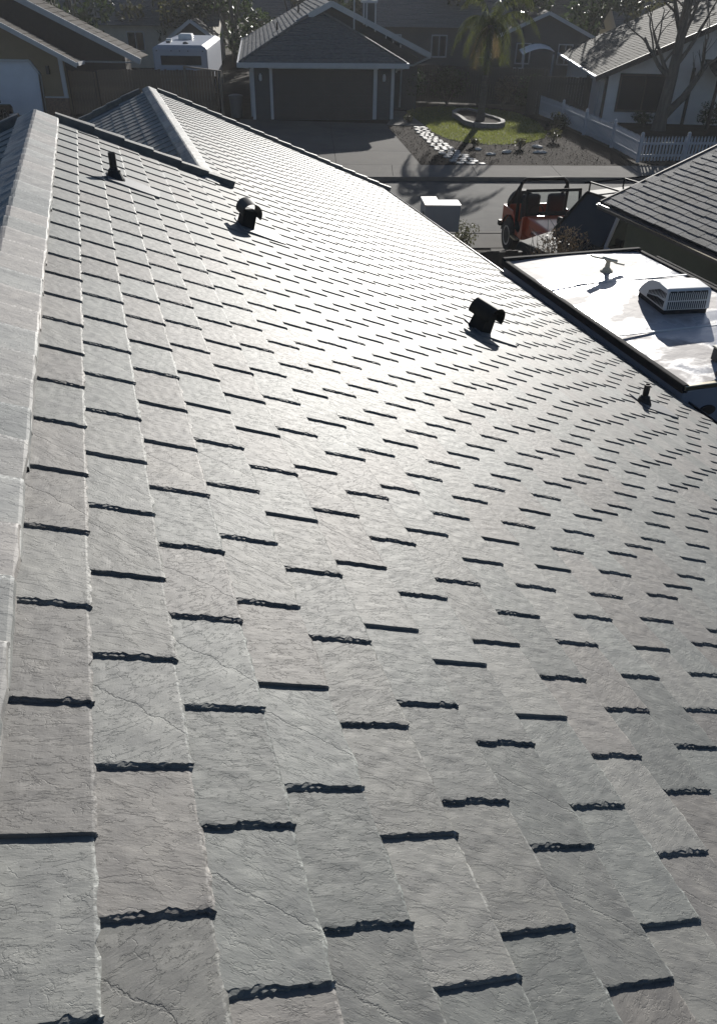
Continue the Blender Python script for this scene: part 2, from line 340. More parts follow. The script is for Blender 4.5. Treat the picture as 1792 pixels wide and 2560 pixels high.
# --- slate meshes
TT, SS = .0080, .0060
def smooth_noise(n, k, r_):
    x = np.linspace(0, 1, n); y = np.zeros(n)
    for j in range(1, k+1): y += np.sin(2*math.pi*(x*r_.uniform(.6,1.5)*j + r_.random()))/j**.7
    return (y-y.min())/(np.ptp(y)+1e-9)
def slate_data(seed, na, nb, hi):
    r_ = np.random.default_rng(seed)
    a = np.concatenate([np.linspace(-.012, W-.0065, na-2), [W-.0022, W+.003]]); drop = np.zeros(na); drop[-2] = .0009; drop[-1] = .0042
    ang = [0, .5, -.35, .2, -.55, .0][seed % 6]; ca_, sa_ = math.cos(ang), math.sin(ang)
    def uvof(x, y): return (x*ca_-y*sa_+seed*3.7, x*sa_+y*ca_+seed*1.3, x/W, y/L + (0 if seed % 3 == 1 else 10))
    rough = r_.choice([.15, .6, 1., 1.3]) if hi else .6
    rows = []
    prof = [(-.0003, -.9), (.0, .0), (.0006, .46), (.0022, .5), (.0027, .74), (.0046, .79), (.0052, .93), (.008, 1.)] if hi else [(0, -.5), (.003, .5), (.009, 1.)]
    off = 0
    for i, (b0, zf) in enumerate(prof):
        nz = smooth_noise(na, 6, r_) if hi else r_.random(na)
        jag = r_.normal(0, .0013, na) if hi else 0
        bb = np.full(na, b0*(.3+.5*rough)) + (np.clip(nz-.35, 0, 1)**1.5*.019*rough*(i/len(prof)) if i > 2 else 0) + jag*rough*(i > 1)
        rows.append((np.maximum(bb, off), np.full(na, zf))); off = np.maximum(bb, off)+.0004
    bt = np.linspace(.045, L+.004, nb)
    gx = [smooth_noise(na, 5, r_) for _ in range(nb)]
    V = []; UV = []
    jr = r_.normal(0, .0024, len(rows)+nb) if hi else np.zeros(len(rows)+nb)
    chip = r_.random(len(rows)+nb)
    def push(bb, zf, extra, ri):
        for i in range(na):
            ai = a[i] + (jr[ri] if i == na-1 else jr[ri]*.6 if i == na-2 else 0); b_ = float(bb[i])
            top = .003 + TT*(1-b_/L) + SS*max(ai, 0)/W
            z = top*zf[i] if zf[i] < 1 else top + extra[i]
            if zf[i] >= 1: z -= drop[i]*(.6+.8*chip[ri])
            V.append((ai, b_, z)); UV.append(uvof(ai, b_))
    for ri, (bb, zf) in enumerate(rows): push(bb, zf, np.zeros(na), ri)
    for j in range(nb): push(np.full(na, bt[j]), np.ones(na), (gx[j]-.5)*.0012 if hi and j < nb-1 else np.zeros(na), len(rows)+j)
    nr = len(rows)+nb; F = []
    for j in range(nr-1):
        for i in range(na-1): F.append((j*na+i, j*na+i+1, (j+1)*na+i+1, (j+1)*na+i))
    # butt edge on the downslope side
    base = len(V)
    for j in range(nr):
        x, y, z = V[j*na+na-1]; V.append((x+.0004, y, -.004)); UV.append(uvof(x+.01, y))
    for j in range(nr-1): F.append((j*na+na-1, base+j, base+j+1, (j+1)*na+na-1))
    return V, UV, F
def uvmesh(name, V, UV, F, m):
    me = bpy.data.meshes.new(name); me.from_pydata(V, [], F); me.materials.append(m)
    uv = np.array(UV)
    if uv.shape[1] == 2: uv = np.concatenate([uv, np.full_like(uv, 0.)+[0., 20.]], 1)
    li = np.empty(len(me.loops), dtype=np.int32); me.loops.foreach_get('vertex_index', li)
    for k_, nm in ((0, 'uv'), (2, 'mould')):
        lay = me.uv_layers.new(name=nm); lay.data.foreach_set('uv', uv[li][:, k_:k_+2].astype(np.float32).ravel())
    return me
NV = 12
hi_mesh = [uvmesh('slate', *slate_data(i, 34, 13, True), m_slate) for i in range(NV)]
lo_data = [slate_data(i, 5, 2, False) for i in range(NV)]
lo_np = [(np.array(v), np.array(u_), np.array(f)) for v, u_, f in lo_data]

# --- lattice of slates
offs = {0:0.35, 1:0., 2:-.5096, 3:-.9564, 4:.3475, 5:1.9705, 6:2.2496, 7:2.8505, 8:3.2221}
for c in range(9, 40): offs[c] = offs[c-1] + random.choice([.27,.36,.45,.55,.62,.7])
TINTS = [(.145,.148,.141),(.14,.146,.139),(.148,.147,.138),(.149,.141,.132),(.132,.138,.132),(.154,.153,.144),(.143,.137,.13)]
def tint():
    t = random.choice(TINTS); k = random.uniform(.93, 1.28); return (t[0]*k, t[1]*k, t[2]*k, 1.)
def frame(o, x, y, z):
    return Matrix(((x[0],y[0],z[0],o[0]),(x[1],y[1],z[1],o[1]),(x[2],y[2],z[2],o[2]),(0,0,0,1)))
tiles = []
for c in range(0, 34):                                        # course c lies between u = c-1 and c
    u0 = c-1
    if u0 > U_E-.6: continue
    vmax = V_W-.4 if u0 >= U_WR else V_M-.4
    vmin = V_N
    k = math.floor(vmin-offs[c])
    while k+offs[c] < vmax:
        v0 = k+offs[c]
        if v0 >= vmin: tiles.append((RP(u0, v0), uh, vh, nn, min(1., (vmax+.4-v0))))
        k += 1
for base, cnt, va, vb in ((ridge0, 12, V_N, V_M), (wridge0, 26, V_M, V_W)):   # slopes on the far side of both ridges
    for c in range(cnt):
        v0 = vb-.2-random.random()*.9
        while v0 > va: tiles.append((LP(c+.1, v0-1, 0, base), ul, vh, nl, 1.)); v0 -= 1
n_right = sum(1 for t in tiles if t[1] is uh)
def px_size(p):
    d = Vector(p)-cam.location; z = d.dot(fw)
    if z < .2: return 0
    x, y = d.dot(rt)/z*1930, d.dot(up)/z*1930
    if abs(x) > 1010 or abs(y) > 1500: return 0
    return 1/z
order = sorted(range(len(tiles)), key=lambda i: 0 if i >= n_right else -px_size(tiles[i][0]+tiles[i][1]*W*.5+tiles[i][2]*L*.4))
near = order[:300]; rest = order[300:]
for i in near:
    o_, x, y, z, fr = tiles[i]
    ob = inst('slate', hi_mesh[random.randrange(NV)], roof, M=HI @ frame(o_, x, y, z)); ob.color = tint()
    if fr < 1: ob.scale.y = fr
VV, UU, FF, CC = [], [], [], []; nv = 0
for i in rest:
    o_, x, y, z, fr = tiles[i]; v, u_, f = lo_np[random.randrange(NV)]
    B = np.stack([x, y*fr, z]); VV.append(v @ B + o_ - np.array(house.location)); UU.append(u_); FF.append(f+nv); nv += len(v)
    CC.append(np.tile(np.array(tint()), (len(v), 1)))
VV = np.concatenate(VV); UU = np.concatenate(UU); FF = np.concatenate(FF); CC = np.concatenate(CC)
me = uvmesh('slate_courses', VV.tolist(), UU, FF.tolist(), m_slate_far)
ca = me.color_attributes.new('tint', 'FLOAT_COLOR', 'POINT'); ca.data.foreach_set('color', CC.astype(np.float32).ravel())
fs = inst('slate_courses', me, roof); fs['kind'] = 'stuff'

# --- ridge caps: folded pieces whose raised butts face up the street
def cap_mesh(seed, length, wr=.165, wl=.165):
    r_ = np.random.default_rng(100+seed); V = []; UV = []; F = []
    # local frame: x across (horizontal right), y along ridge, z up
    ts = [0, .2, .4, .6, .8, .97, 1.]; rows = len(ts); cr, sr = math.cos(sl), math.sin(sl)
    cols = [-wl, -wl+.006, -wl*.5, -.012, 0, .012, wr*.5, wr-.006, wr]; last = len(cols)-1
    wob = smooth_noise(len(cols), 4, r_)
    for j, t in enumerate(ts):
        lift = .006 + .024*t - (.008 if j == rows-1 else 0)
        for i, x in enumerate(cols):
            xx = x + (r_.normal(0, .0022) if i in (0, last) else 0)
            y = t*length + ((wob[i]-.5)*.012+r_.normal(0, .0015) if j >= rows-2 else 0)
            V.append((xx*cr, y, -abs(xx)*sr + lift + .016 - (.004 if i == 4 else 0) - (.0025 if i in (0, last) else 0) + r_.normal(0, .0006))); UV.append((xx+seed*2.1+50, y+seed, 0., 30.+t))
    n = len(cols)
    for j in range(rows-1):
        for i in range(n-1): F.append((j*n+i, j*n+i+1, (j+1)*n+i+1, (j+1)*n+i))
    # skirts: both long edges and the far butt
    def skirt(ids, flip):
        b0 = len(V)
        for q in ids: x, y, z = V[q]; V.append((x, y, z-.019)); UV.append((UV[q][0]+.02, UV[q][1], 0., 30.))
        for k in range(len(ids)-1):
            q = (ids[k], ids[k+1], b0+k+1, b0+k); F.append(q if not flip else q[::-1])
    skirt([j*n for j in range(rows)], False); skirt([j*n+n-1 for j in range(rows)], True); skirt([(rows-1)*n+i for i in range(n)], False)
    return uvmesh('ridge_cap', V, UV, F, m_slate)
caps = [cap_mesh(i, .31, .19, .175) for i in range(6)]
CAPT = [(.29,.293,.282,1.),(.225,.23,.222,1.),(.3,.283,.268,1.),(.19,.2,.198,1.),(.25,.245,.235,1.)]
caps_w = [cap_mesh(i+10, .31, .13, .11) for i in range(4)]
def ridge_caps(base, va, vb, caps=caps):
    y = va*L
    while y < vb*L-.1:
        ob = inst('ridge_cap', random.choice(caps), roof, M=HI @ frame(base+vh*y, hh, vh, zz)); ob.color = random.choice(CAPT); y += .2
ridge_caps(ridge0, -6, V_M-.8); ridge_caps(wridge0, V_M-.6, V_W-.8, caps_w)
# --- rake caps down the gable ends, stepped like stairs
def rake_piece(seed):
    r_ = np.random.default_rng(200+seed); V = []; UV = []; F = []
    ln = .33; prof = [(-.055,-.01),(-.055,.05),(-.05,.056),(0,.06),(.05,.058),(.06,.045),(.06,-.05)]
    for j, x in enumerate((0, ln*.5, ln)):
        for q, (y, z) in enumerate(prof): V.append((x, y+r_.normal(0,.002), z + (.0 + .02*x/ln if z > 0 else 0)+r_.normal(0,.0015))); UV.append((x+seed, y+z))
    n = len(prof)
    for j in range(2):
        for i in range(n-1): F.append((j*n+i, (j+1)*n+i, (j+1)*n+i+1, j*n+i+1))
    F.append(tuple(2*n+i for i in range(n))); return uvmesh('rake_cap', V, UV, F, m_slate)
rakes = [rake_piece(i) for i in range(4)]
def rake(pt0, xdir, ydir, n_, count):
    for i in range(count):
        ob = inst('rake_cap', random.choice(rakes), roof, M=HI @ frame(pt0+xdir*.262*i, xdir, ydir, n_)); ob.color = random.choice(TINTS)+(1.,)
rake(RP(U_R+.8, V_M), uh, vh, nn, 6); rake(RP(U_WR+.8, V_W), uh, vh, nn, 17)
rake(LP(.8, V_M), ul, -vh, nl, 18); rake(LP(.8, V_W, 0, wridge0), ul, -vh, nl, 15)
# valley-side strip where the wing leaves the main gable is covered by the last rake cap

# --- gutter, fascia, walls
g = MB()
ga, gb = RP(U_E, V_N, -.03), RP(U_E, V_W, -.03)
prof = [(-.01,-.02),(.0,.0),(.0,-.09),(.1,-.09),(.115,-.0),(.1,.004),(.098,-.075),(.012,-.075)]
prof = [(0,0),(0,-.1),(.07,-.1),(.11,-.05),(.11,0),(.1,0),(.1,-.045),(.065,-.088),(.012,-.088),(.012,0)]
n = len(prof)
g.add([hp(ga+hh*x+zz*z) for x, z in prof]+[hp(gb+hh*x+zz*z) for x, z in prof], [(i,(i+1)%n,n+(i+1)%n,n+i) for i in range(n)])
g.build('gutter', m_gutter, house)
def wall_prism(va, vb, ub, xl, xr, ridge_z, ridge_off):
    """walls with gable ends; xl/xr horizontal distance from main ridge"""
    m_ = MB(); b0 = ridge0*[1,1,0]
    zr = lambda x: ridge_z - abs(x-ridge_off)*math.tan(sl) - .06
    prof_ = [(xl,-.1),(xr,-.1),(xr,zr(xr)),(ridge_off,ridge_z-.06),(xl,zr(xl))]
    A = [b0+hh*x+vh*va*L+zz*z for x, z in prof_]; B = [b0+hh*x+vh*vb*L+zz*z for x, z in prof_]
    k = len(prof_); m_.add([hp(p) for p in A+B], [tuple(range(k))[::-1], tuple(range(k,2*k))]+[(i,(i+1)%k,k+(i+1)%k,k+i) for i in range(k)])
    return m_.build('wall', m_cream, house)
hx = W*math.cos(sl)
wall_prism(V_N+.8, V_M-.8, 0, -(NUM_L)*hx+.45, NUM_L*hx-.45, ridge0[2], 0)
wall_prism(V_M-.7, V_W-.8, 0, (U_WR-U_R)*hx-NUM_WL*hx+.45, NUM_L*hx-.46, wridge0[2], (U_WR-U_R)*hx)

# --- vents and pipes standing on the slope
def roof_frame(u, v, vertical=.5):
    z = (nn*(1-vertical)+zz*vertical); z = z/np.linalg.norm(z); x = uh - z*np.dot(uh, z); x /= np.linalg.norm(x); y = np.cross(z, x)
    return frame(RP(u, v), x, y, z)
def apron(parent, M_, u, v, hv):
    """metal apron lapped over the course below the vent"""
    f = MB(); inv = M_.inverted() @ HI
    q = [(u-.35,v-hv),(u+.9,v-hv),(u+1.75,v-hv*.9),(u+1.85,v+hv*.7),(u+.9,v+hv),(u-.35,v+hv)]
    P = [inv @ Vector(RP(a_, b_, .0215)) for a_, b_ in q] + [inv @ Vector(RP(a_, b_, .002)) for a_, b_ in q]; n = len(q)
    f.add(P, [tuple(range(n))]+[(i, n+i, n+(i+1)%n, (i+1)%n) for i in range(n)]); f.build('flashing', m_lead, parent)
def hood_vent(u, v, k, tw):
    """box duct with a half round hood; tw turns the hood from downslope toward the near gable"""
    x = uh*math.cos(tw) - vh*math.sin(tw); z = nn*.75+zz*.25; z = z-x*np.dot(z, x); z /= np.linalg.norm(z)
    M_ = HI @ frame(RP(u, v), x, np.cross(z, x), z) @ Matrix.Scale(k, 4)
    d = MB(); d.add([(-.09,-.078,-.04),(.1,-.078,-.04),(.1,.078,-.04),(-.09,.078,-.04),(-.072,-.066,.2),(.084,-.066,.2),(.084,.066,.2),(-.072,.066,.2)],[(0,1,5,4),(1,2,6,5),(2,3,7,6),(3,0,4,7),(4,5,6,7)])
    d.box(-.11,.12,-.095,.095,-.03,.016)
    duct = d.build('hood_vent', m_black, house); duct.matrix_local = M_
    hd = MB(); n = 18; r1, r0, x0, x1 = .108, .104, -.13, .15
    ring = lambda x_, r_: [(x_, r_*math.cos(math.pi*(-.12+1.24*i/n)), .185+r_*math.sin(math.pi*(-.12+1.24*i/n))) for i in range(n+1)]
    P = ring(x0,r1)+ring(x1,r1)+ring(x1,r0)+ring(x0,r0); m_ = n+1; F = []
    for a_, b_ in ((0,1),(1,2),(2,3),(3,0)):
        for i in range(n): F.append((a_*m_+i, a_*m_+i+1, b_*m_+i+1, b_*m_+i))
    F += [(0,m_,2*m_,3*m_),(n,3*m_+n,2*m_+n,m_+n)]
    hd.add(P, F); hd.build('hood', m_hood, duct, smooth=False)
    apron(duct, M_, u, v, .62)
def roof_tilt(vert): return Matrix.Translation((.05,0,.012)) @ Matrix.Rotation(sl*abs(vert), 4, 'Y')
hood_vent(18.9, 16.6, .85, R(68)); hood_vent(8.15, 19.2, .72, R(84))
def pipe_vent(u, v, h):
    M_ = HI @ roof_frame(u, v, 1.)
    p = MB(); p.lathe([(.026,-.05),(.026,h),(.021,h),(.021,h-.05)], 14); pp = p.build('vent_pipe', m_pipe, house, smooth=False); pp.matrix_local = M_
    b = MB(); b.lathe([(.075,-.05),(.066,.015),(.046,.06),(.044,.075),(.036,.08),(.03,.09)], 18); b.build('boot', m_pipe, pp)
    apron(pp, M_, u, v, .5)
pipe_vent(2.5, 19.2, .19); pipe_vent(26.95, 14.5, .185)

# ------------------------------------------------------------------ generic roof courses and houses
def courses(mb, P0, P1, P2, P3, n, step=.02, seg=.45, jit=.006):
    """overlapping courses from eave P0-P1 up to P3-P2, each course cut in pieces"""
    P0, P1, P2, P3 = map(lambda p: np.array(p, float), (P0,P1,P2,P3))
    nr = np.cross(P1-P0, P3-P0+1e-6); nr /= np.linalg.norm(nr)
    if nr[2] < 0: nr = -nr
    for i in range(n):
        t0, t1 = i/n, (i+1.15)/n
        a0 = P0+(P3-P0)*t0; b0 = P1+(P2-P1)*t0; a1 = P0+(P3-P0)*min(t1,1); b1 = P1+(P2-P1)*min(t1,1)
        ln = np.linalg.norm(b0-a0); k = max(1, int(ln/seg)); ph = random.random()*.5
        cuts = [0]+sorted(min(.999, max(.001, (q+ph)/k)) for q in range(1, k))+[1]
        for s0, s1 in zip(cuts[:-1], cuts[1:]):
            h = step+random.uniform(-jit, jit)
            p = [a0+(b0-a0)*s0+nr*h, a0+(b0-a0)*s1+nr*h, a1+(b1-a1)*s1, a1+(b1-a1)*s0, a0+(b0-a0)*s0-nr*.005, a0+(b0-a0)*s1-nr*.005, a1+(b1-a1)*s1-nr*.004, a1+(b1-a1)*s0-nr*.004]
            mb.add(p, [(0,1,2,3),(0,4,5,1),(0,3,7,4),(1,5,6,2)])
def hip_bumps(mb, A, B, n, r_=.07):
    A, B = Vector(A), Vector(B)
    for i in range(n):
        a = A.lerp(B, i/n); b = A.lerp(B, (i+1.1)/n); mb.tube([a, b+Vector((0,0,.03))], [r_, r_*.85], 6)
def window(parent, x0, x1, z0, z1, y, mfr, frame_w=.09, mull=1, curtain=None):
    f = MB(); d = .05
    f.box(x0-frame_w, x1+frame_w, y-d, y, z1, z1+frame_w); f.box(x0-frame_w, x1+frame_w, y-d, y, z0-frame_w, z0)
    f.box(x0-frame_w, x0, y-d, y, z0, z1); f.box(x1, x1+frame_w, y-d, y, z0, z1)
    for i in range(mull):
        xm = x0+(x1-x0)*(i+1)/(mull+1); f.box(xm-.03, xm+.03, y-d, y, z0, z1)
    fr = f.build('window', mfr, parent)
    for i in range(mull+1):
        xa = x0+(x1-x0)*i/(mull+1)+(.03 if i else 0); xb = x0+(x1-x0)*(i+1)/(mull+1)-(.03 if i < mull else 0)
        MB().box(xa, xb, y-.02, y-.012, z0, z1).build('pane', m_glass, fr)
    return fr

# --- centre house: hipped garage in front of a gabled house
ch = thing('neighbour_house', 'dark grey house with hipped double garage and pale fascia across the street', 'house', (-5.37,41.12,0), R(6.9))
b = MB(); b.box(0,6.72,.12,3.5,-.1,2.3); b.box(-.05,8.45,3.5,16,-.1,2.35); b.build('wall', m_dkgrey, ch)
gp = (4.0, 4.68)
b = MB(); b.add([(-.1,3.45,2.3),(8.5,3.45,2.3),(gp[0],3.45,gp[1]-.12)], [(0,1,2)]); b.build('gable_wall', m_dkgrey, ch)
rf = MB(); ez = 2.38
apex = (3.36,3.4,ez+.5*3.91)
courses(rf, (-.55,-.5,ez),(7.27,-.5,ez),apex,apex, 22, .022, .33)
courses(rf, (7.27,-.5,ez),(7.27,3.4,ez),apex,apex, 18, .022, .33)
courses(rf, (-.55,16,ez),(-.55,-.5,ez),(3.36,3.4,ez+1.955),(3.36,16,ez+1.955), 18, .022, .33)
courses(rf, (3.3,16,ez+1.94),(3.3,2.95,ez+1.94),(gp[0],2.95,gp[1]),(gp[0],16,gp[1]), 3, .022, .33)
courses(rf, (8.95,2.95,2.56),(8.95,16,2.56),(gp[0],16,gp[1]),(gp[0],2.95,gp[1]), 22, .02, .33)
crf = rf.build('roof', m_tile_grey, ch, kind='stuff')
hb = MB(); hip_bumps(hb, (-.5,-.45,ez+.03), (3.36,3.4,ez+1.99), 20); hip_bumps(hb, (7.2,-.45,ez+.03), (3.36,3.4,ez+1.99), 20); hb.build('hip_cap', m_tile_grey, crf)
b = MB(); b.box(-.6,7.32,-.58,-.5,ez-.17,ez+.03); b.box(-.63,-.55,-.5,16,ez-.17,ez+.03); b.box(7.27,7.35,-.5,3.4,ez-.17,ez+.03)
b.beam((gp[0]-.02,2.9,gp[1]-.05),(8.98,2.9,2.48),.08,.24); b.beam((gp[0]+.02,2.88,gp[1]-.05),(2.3,2.88,gp[1]-.87),.08,.24); b.box(8.93,9.0,2.95,16,2.36,2.55)
b.build('fascia', m_white, ch)
for x in (-.02, 6.6): MB().box(x,x+.14,.0,.12,0,2.22).build('post', m_white, ch)
b = MB(); b.box(.84,.97,.02,.12,0,2.12); b.box(5.75,5.92,.02,.12,0,2.12); b.box(.8,5.96,0,.12,2.12,2.24); b.build('garage_frame', m_white, ch)
gd = MB().box(.97,5.75,.09,.1,0,2.12).build('garage_door', m_dkdoor, ch)
for r_ in range(4):
    for c in range(4): MB().box(1.05+c*1.18,2.13+c*1.18,.072,.09,.06+r_*.53,.5+r_*.53).build('panel', m_dkdoor, gd)
for x in (.42, 6.25):
    s_ = MB(); s_.lathe([(.05,1.62),(.08,1.7),(.07,1.86),(.03,1.93)], 8, Matrix.Translation((x,.02,0))); s_.build('wall_lamp', m_white, ch)
b = MB(); b.tube([(-.56,-.35,2.25),(-.05,.15,2.1),(-.06,.2,.1)], .04, 6); b.build('downspout', m_white, ch)
b = MB(); b.tube([(7.3,-.3,2.25),(6.85,.1,2.1),(6.83,.15,2.0)], .04, 6); b.build('downspout', m_white, ch)
b = MB(); b.tube([(8.95,2.9,2.42),(8.2,3.38,2.02),(7.6,3.42,1.98),(7.58,3.42,.1)], .045, 6); b.build('downspout', m_white, ch)
for x, y, z in ((1.4,5.5,3.3),(2.7,9.5,4.0)):
    v_ = MB(); v_.lathe([(.09,z-.1),(.05,z+.1),(.04,z+.42)], 8, Matrix.Translation((x,y,0))); v_.build('vent_pipe', m_black, ch)
ma = MB(); ma.tube([(5.05,2.5,2.9),(5.05,2.5,5.9)], .035, 6); ma.build('mast', m_white, ch)
cb = MB(); cb.box(6.05,6.72,7.2,7.9,2.5,4.55); cbo = cb.build('chimney', m_dkgrey, ch)
b = MB()
for x in (6.03,6.18,6.65): b.box(x,x+.08,7.17,7.2,2.5,4.55)
b.box(5.98,6.79,7.13,7.97,4.55,4.68); b.box(6.3,6.5,7.4,7.6,4.68,4.95); b.build('chimney_trim', m_white, cbo)
cn = thing('wheelie_bin', 'grey round waste bin standing beside the double garage', 'bin', (-6.25,41.7,0))
MB().lathe([(.26,0),(.33,.85),(.34,.9)], 16).build('body', m_bin, cn); MB().lathe([(.36,.9),(.35,.95),(.2,.99),(.02,1.0)], 16).build('lid', m_bin, cn)

# --- left house with pale garage door
lhs = thing('garage_house', 'tan house with a pale garage door with clipped corners', 'house', (-14.1,41.1,0))
def gable_wall(mb, x0, x1, y, zs, slope, zl):
    xm = (x0+x1)/2; mb.add([(x0,y,-.1),(x1,y,-.1),(x1,y,zs),(xm,y,zs+(x1-xm)*slope),(x0,y,zs)], [(0,1,2,3,4)])
b = MB(); gable_wall(b, -8.4, 0, 0, 2.45, .5, 0); b.box(-8.4,0,.02,.4,-.1,2.4); b.build('wall', m_tan, lhs)
pts = [(-6.1,0),(-1.2,0),(-1.12,1.75),(-1.5,2.28),(-5.8,2.28),(-6.18,1.75)]
b = MB(); b.add([(x,-.02,z) for x, z in pts], [tuple(range(6))]); gdl = b.build('garage_door', m_door, lhs)
for r_ in range(4): MB().box(-5.95,-1.35,-.034,-.021,.06+r_*.53,.53+r_*.53 if r_ < 3 else 2.05).build('panel', m_door, gdl)
b = MB()
for (xa,za),(xb,zb) in zip(pts[1:5], pts[2:6]): b.beam((xa,-.06,za),(xb,-.06,zb),.13,.1)
b.beam((-1.14,-.06,1.75),(-1.2,-.06,0),.13,.1); b.box(-.16,.02,-.05,.05,.75,2.5); b.build('trim', m_white, lhs)
b = MB(); b.box(-1.02,.03,-.1,0,-.1,.78); b.build('brick_base', m_brick, lhs); MB().box(-1.04,.05,-.13,0,.78,.83).build('ledge', m_white, lhs)
s_ = MB(); s_.box(-.78,-.64,-.12,0,1.75,2.1); s_.build('wall_lamp', m_brown, lhs)
rf = MB(); courses(rf, (.85,-.6,2.28),(.85,.35,2.28),(-4.2,.35,4.75),(-4.2,-.6,4.75), 16, .02, .4); courses(rf, (-9.25,.35,2.28),(-9.25,-.6,2.28),(-4.2,-.6,4.75),(-4.2,.35,4.75), 16, .02, .4)
rf.build('roof', m_shake, lhs, kind='stuff')
b = MB(); b.beam((.88,-.64,2.18),(-4.2,-.64,4.66),.06,.2); b.beam((-9.28,-.64,2.18),(-4.2,-.64,4.66),.06,.2); b.build('bargeboard', m_white, lhs)
b = MB(); b.box(.83,.95,-.6,.35,2.16,2.3); b.build('gutter', m_white, lhs)
# second house behind it
l2 = thing('gabled_house', 'dark brown gabled house behind the tan garage house', 'house', (-12.0,44.2,0))
b = MB(); gable_wall(b, -11, 0, 0, 2.3, .46, 0); b.box(-11,0,.02,1.0,-.1,2.2); b.build('wall', m_brown, l2)
rf = MB(); courses(rf, (.9,-.7,2.25),(.9,1.1,2.25),(-5.5,1.1,5.2),(-5.5,-.7,5.2), 18, .03, .4, .012); courses(rf, (-11.9,1.1,2.25),(-11.9,-.7,2.25),(-5.5,-.7,5.2),(-5.5,1.1,5.2), 18, .03, .4, .012)
rf.build('roof', m_shake, l2, kind='stuff')
b = MB(); b.beam((.95,-.75,2.12),(-5.5,-.75,5.08),.08,.26); b.beam((-11.95,-.75,2.12),(-5.5,-.75,5.08),.08,.26); b.build('bargeboard', m_white, l2)
b = MB(); b.box(-6,.4,-.1,-.02,2.0,2.06); b.build('ledge', m_white, l2)

# --- white house on the right
wh = thing('stucco_house', 'white stucco house with dark trimmed window behind the picket fence', 'house', (11.52,42.6,0), R(-4))
b = MB(); xm, zs, so = 6.2, 2.2, .44
b.add([(0,0,-.1),(12.4,0,-.1),(12.4,0,zs),(xm,0,zs+xm*so),(0,0,zs)], [(0,1,2,3,4)]); b.box(0,12.4,.02,12.4,-.1,2.15); b.build('wall', m_stucco, wh)
rf = MB(); courses(rf, (-.55,13,1.98),(-.55,-.5,1.98),(xm,-.5,1.98+6.75*so),(xm,13,1.98+6.75*so), 44, .012, .5); courses(rf, (12.95,-.5,1.98),(12.95,13,1.98),(xm,13,1.98+6.75*so),(xm,-.5,1.98+6.75*so), 44, .012, .5)
rf.build('roof', m_tile_tan, wh, kind='stuff')
b = MB(); b.beam((-.58,-.54,1.88),(xm,-.54,1.88+6.75*so),.08,.24); b.beam((12.98,-.54,1.88),(xm,-.54,1.88+6.75*so),.08,.24); b.box(-.02,.12,-.05,.0,-.05,2.1); b.box(3.95,4.1,-.05,0,-.05,2.4); b.build('dark_trim', m_brown, wh)
b = MB(); b.box(-.68,-.55,-.5,13,1.9,2.0); b.build('gutter', m_white, wh)
window(wh, .75, 3.05, .55, 2.0, -.02, m_brown, .1, 1)
MB().box(2.0,2.75,-.034,-.022,.56,1.98).build('curtain', m_curt, wh); MB().box(.78,1.0,-.034,-.022,.56,1.98).build('curtain', m_curt, wh)
b = MB(); b.box(-.05,0,4.2,5.0,.1,2.05); b.build('side_door', m_brown, wh)
b = MB(); b.box(-.09,0,1.1,1.2,.1,1.6); b.build('downspout', m_white, wh)
b = MB(); courses(b, (4.4,-2.2,2.25),(9.5,-2.2,2.25),(9.5,0,2.75),(4.4,0,2.75), 6, .02, .4); b.build('porch_roof', m_shake, wh, kind='stuff')
for x in (4.6, 9.3): MB().box(x,x+.12,-2.0,-1.88,-.1,2.25).build('porch_post', m_brown, wh)

# --- neighbour on our side: shingles laid one by one
rh_c = np.array([4.29,14.72,2.5]); ra = R(17); rhh = np.array([math.cos(ra),math.sin(ra),0]); rvv = np.array([math.sin(ra),-math.cos(ra),0]); rsl = math.atan(.39)
rhs = thing('side_house', 'olive house with charcoal shingle roof beside the camper', 'house', tuple(rh_c*[1,1,0]), 0)
ru = rhh*math.cos(rsl)+zz*math.sin(rsl); rn = np.cross(rvv, ru); rn = rn if rn[2] > 0 else -rn
rl = rh_c*[1,1,0]
def rq(s_, d, n_=0.): return tuple(rh_c+ru*s_+rvv*d+rn*n_-rl)       # s up the slope, d along the eave toward us
b = MB(); b.poly(rq(0,0,-.01), rq(0,14,-.01), rq(5.4,14,-.01), rq(5.4,0,-.01)); b.poly(rq(0,0,-.05), rq(5.4,0,-.05), rq(5.4,14,-.05), rq(0,14,-.05))
q0 = np.array(rq(5.4,0,-.01)); b.poly(tuple(q0), rq(5.4,14,-.01), tuple(np.array(rq(5.4,14,-.01))+rhh*5-zz*1.95), tuple(q0+rhh*5-zz*1.95))
rroof = b.build('roof', m_asph_roof, rhs)
EXP = .145
sh_me = []
for i in range(8):
    w_ = random.choice([.24,.3,.33]); s_ = MB(); lo = -random.choice([0,0,.008,.02])
    s_.add([(0,lo,.011),(w_,lo,.011),(w_,EXP*1.3,.001),(0,EXP*1.3,.001),(0,lo,-.004),(w_,lo,-.004)], [(0,1,2,3),(0,4,5,1),(0,3,4),(1,5,2)])
    me = bpy.data.meshes.new('shingle'); me.from_pydata(s_.v, [], s_.f); me.materials.append(m_shingle); sh_me.append((w_, me))
cnt = 0
for i in range(17):
    d = random.random()*-.25
    dmax = 3.9 if i < 12 else 4.2
    while d < dmax and cnt < 300:
        w_, me = random.choice(sh_me)
        if d > -.02:
            inst('shingle', me, rroof, M=frame(np.array(rq(i*EXP, d, .004+random.random()*.003)), rvv, ru, rn)); cnt += 1
        d += w_+.011
b = MB()
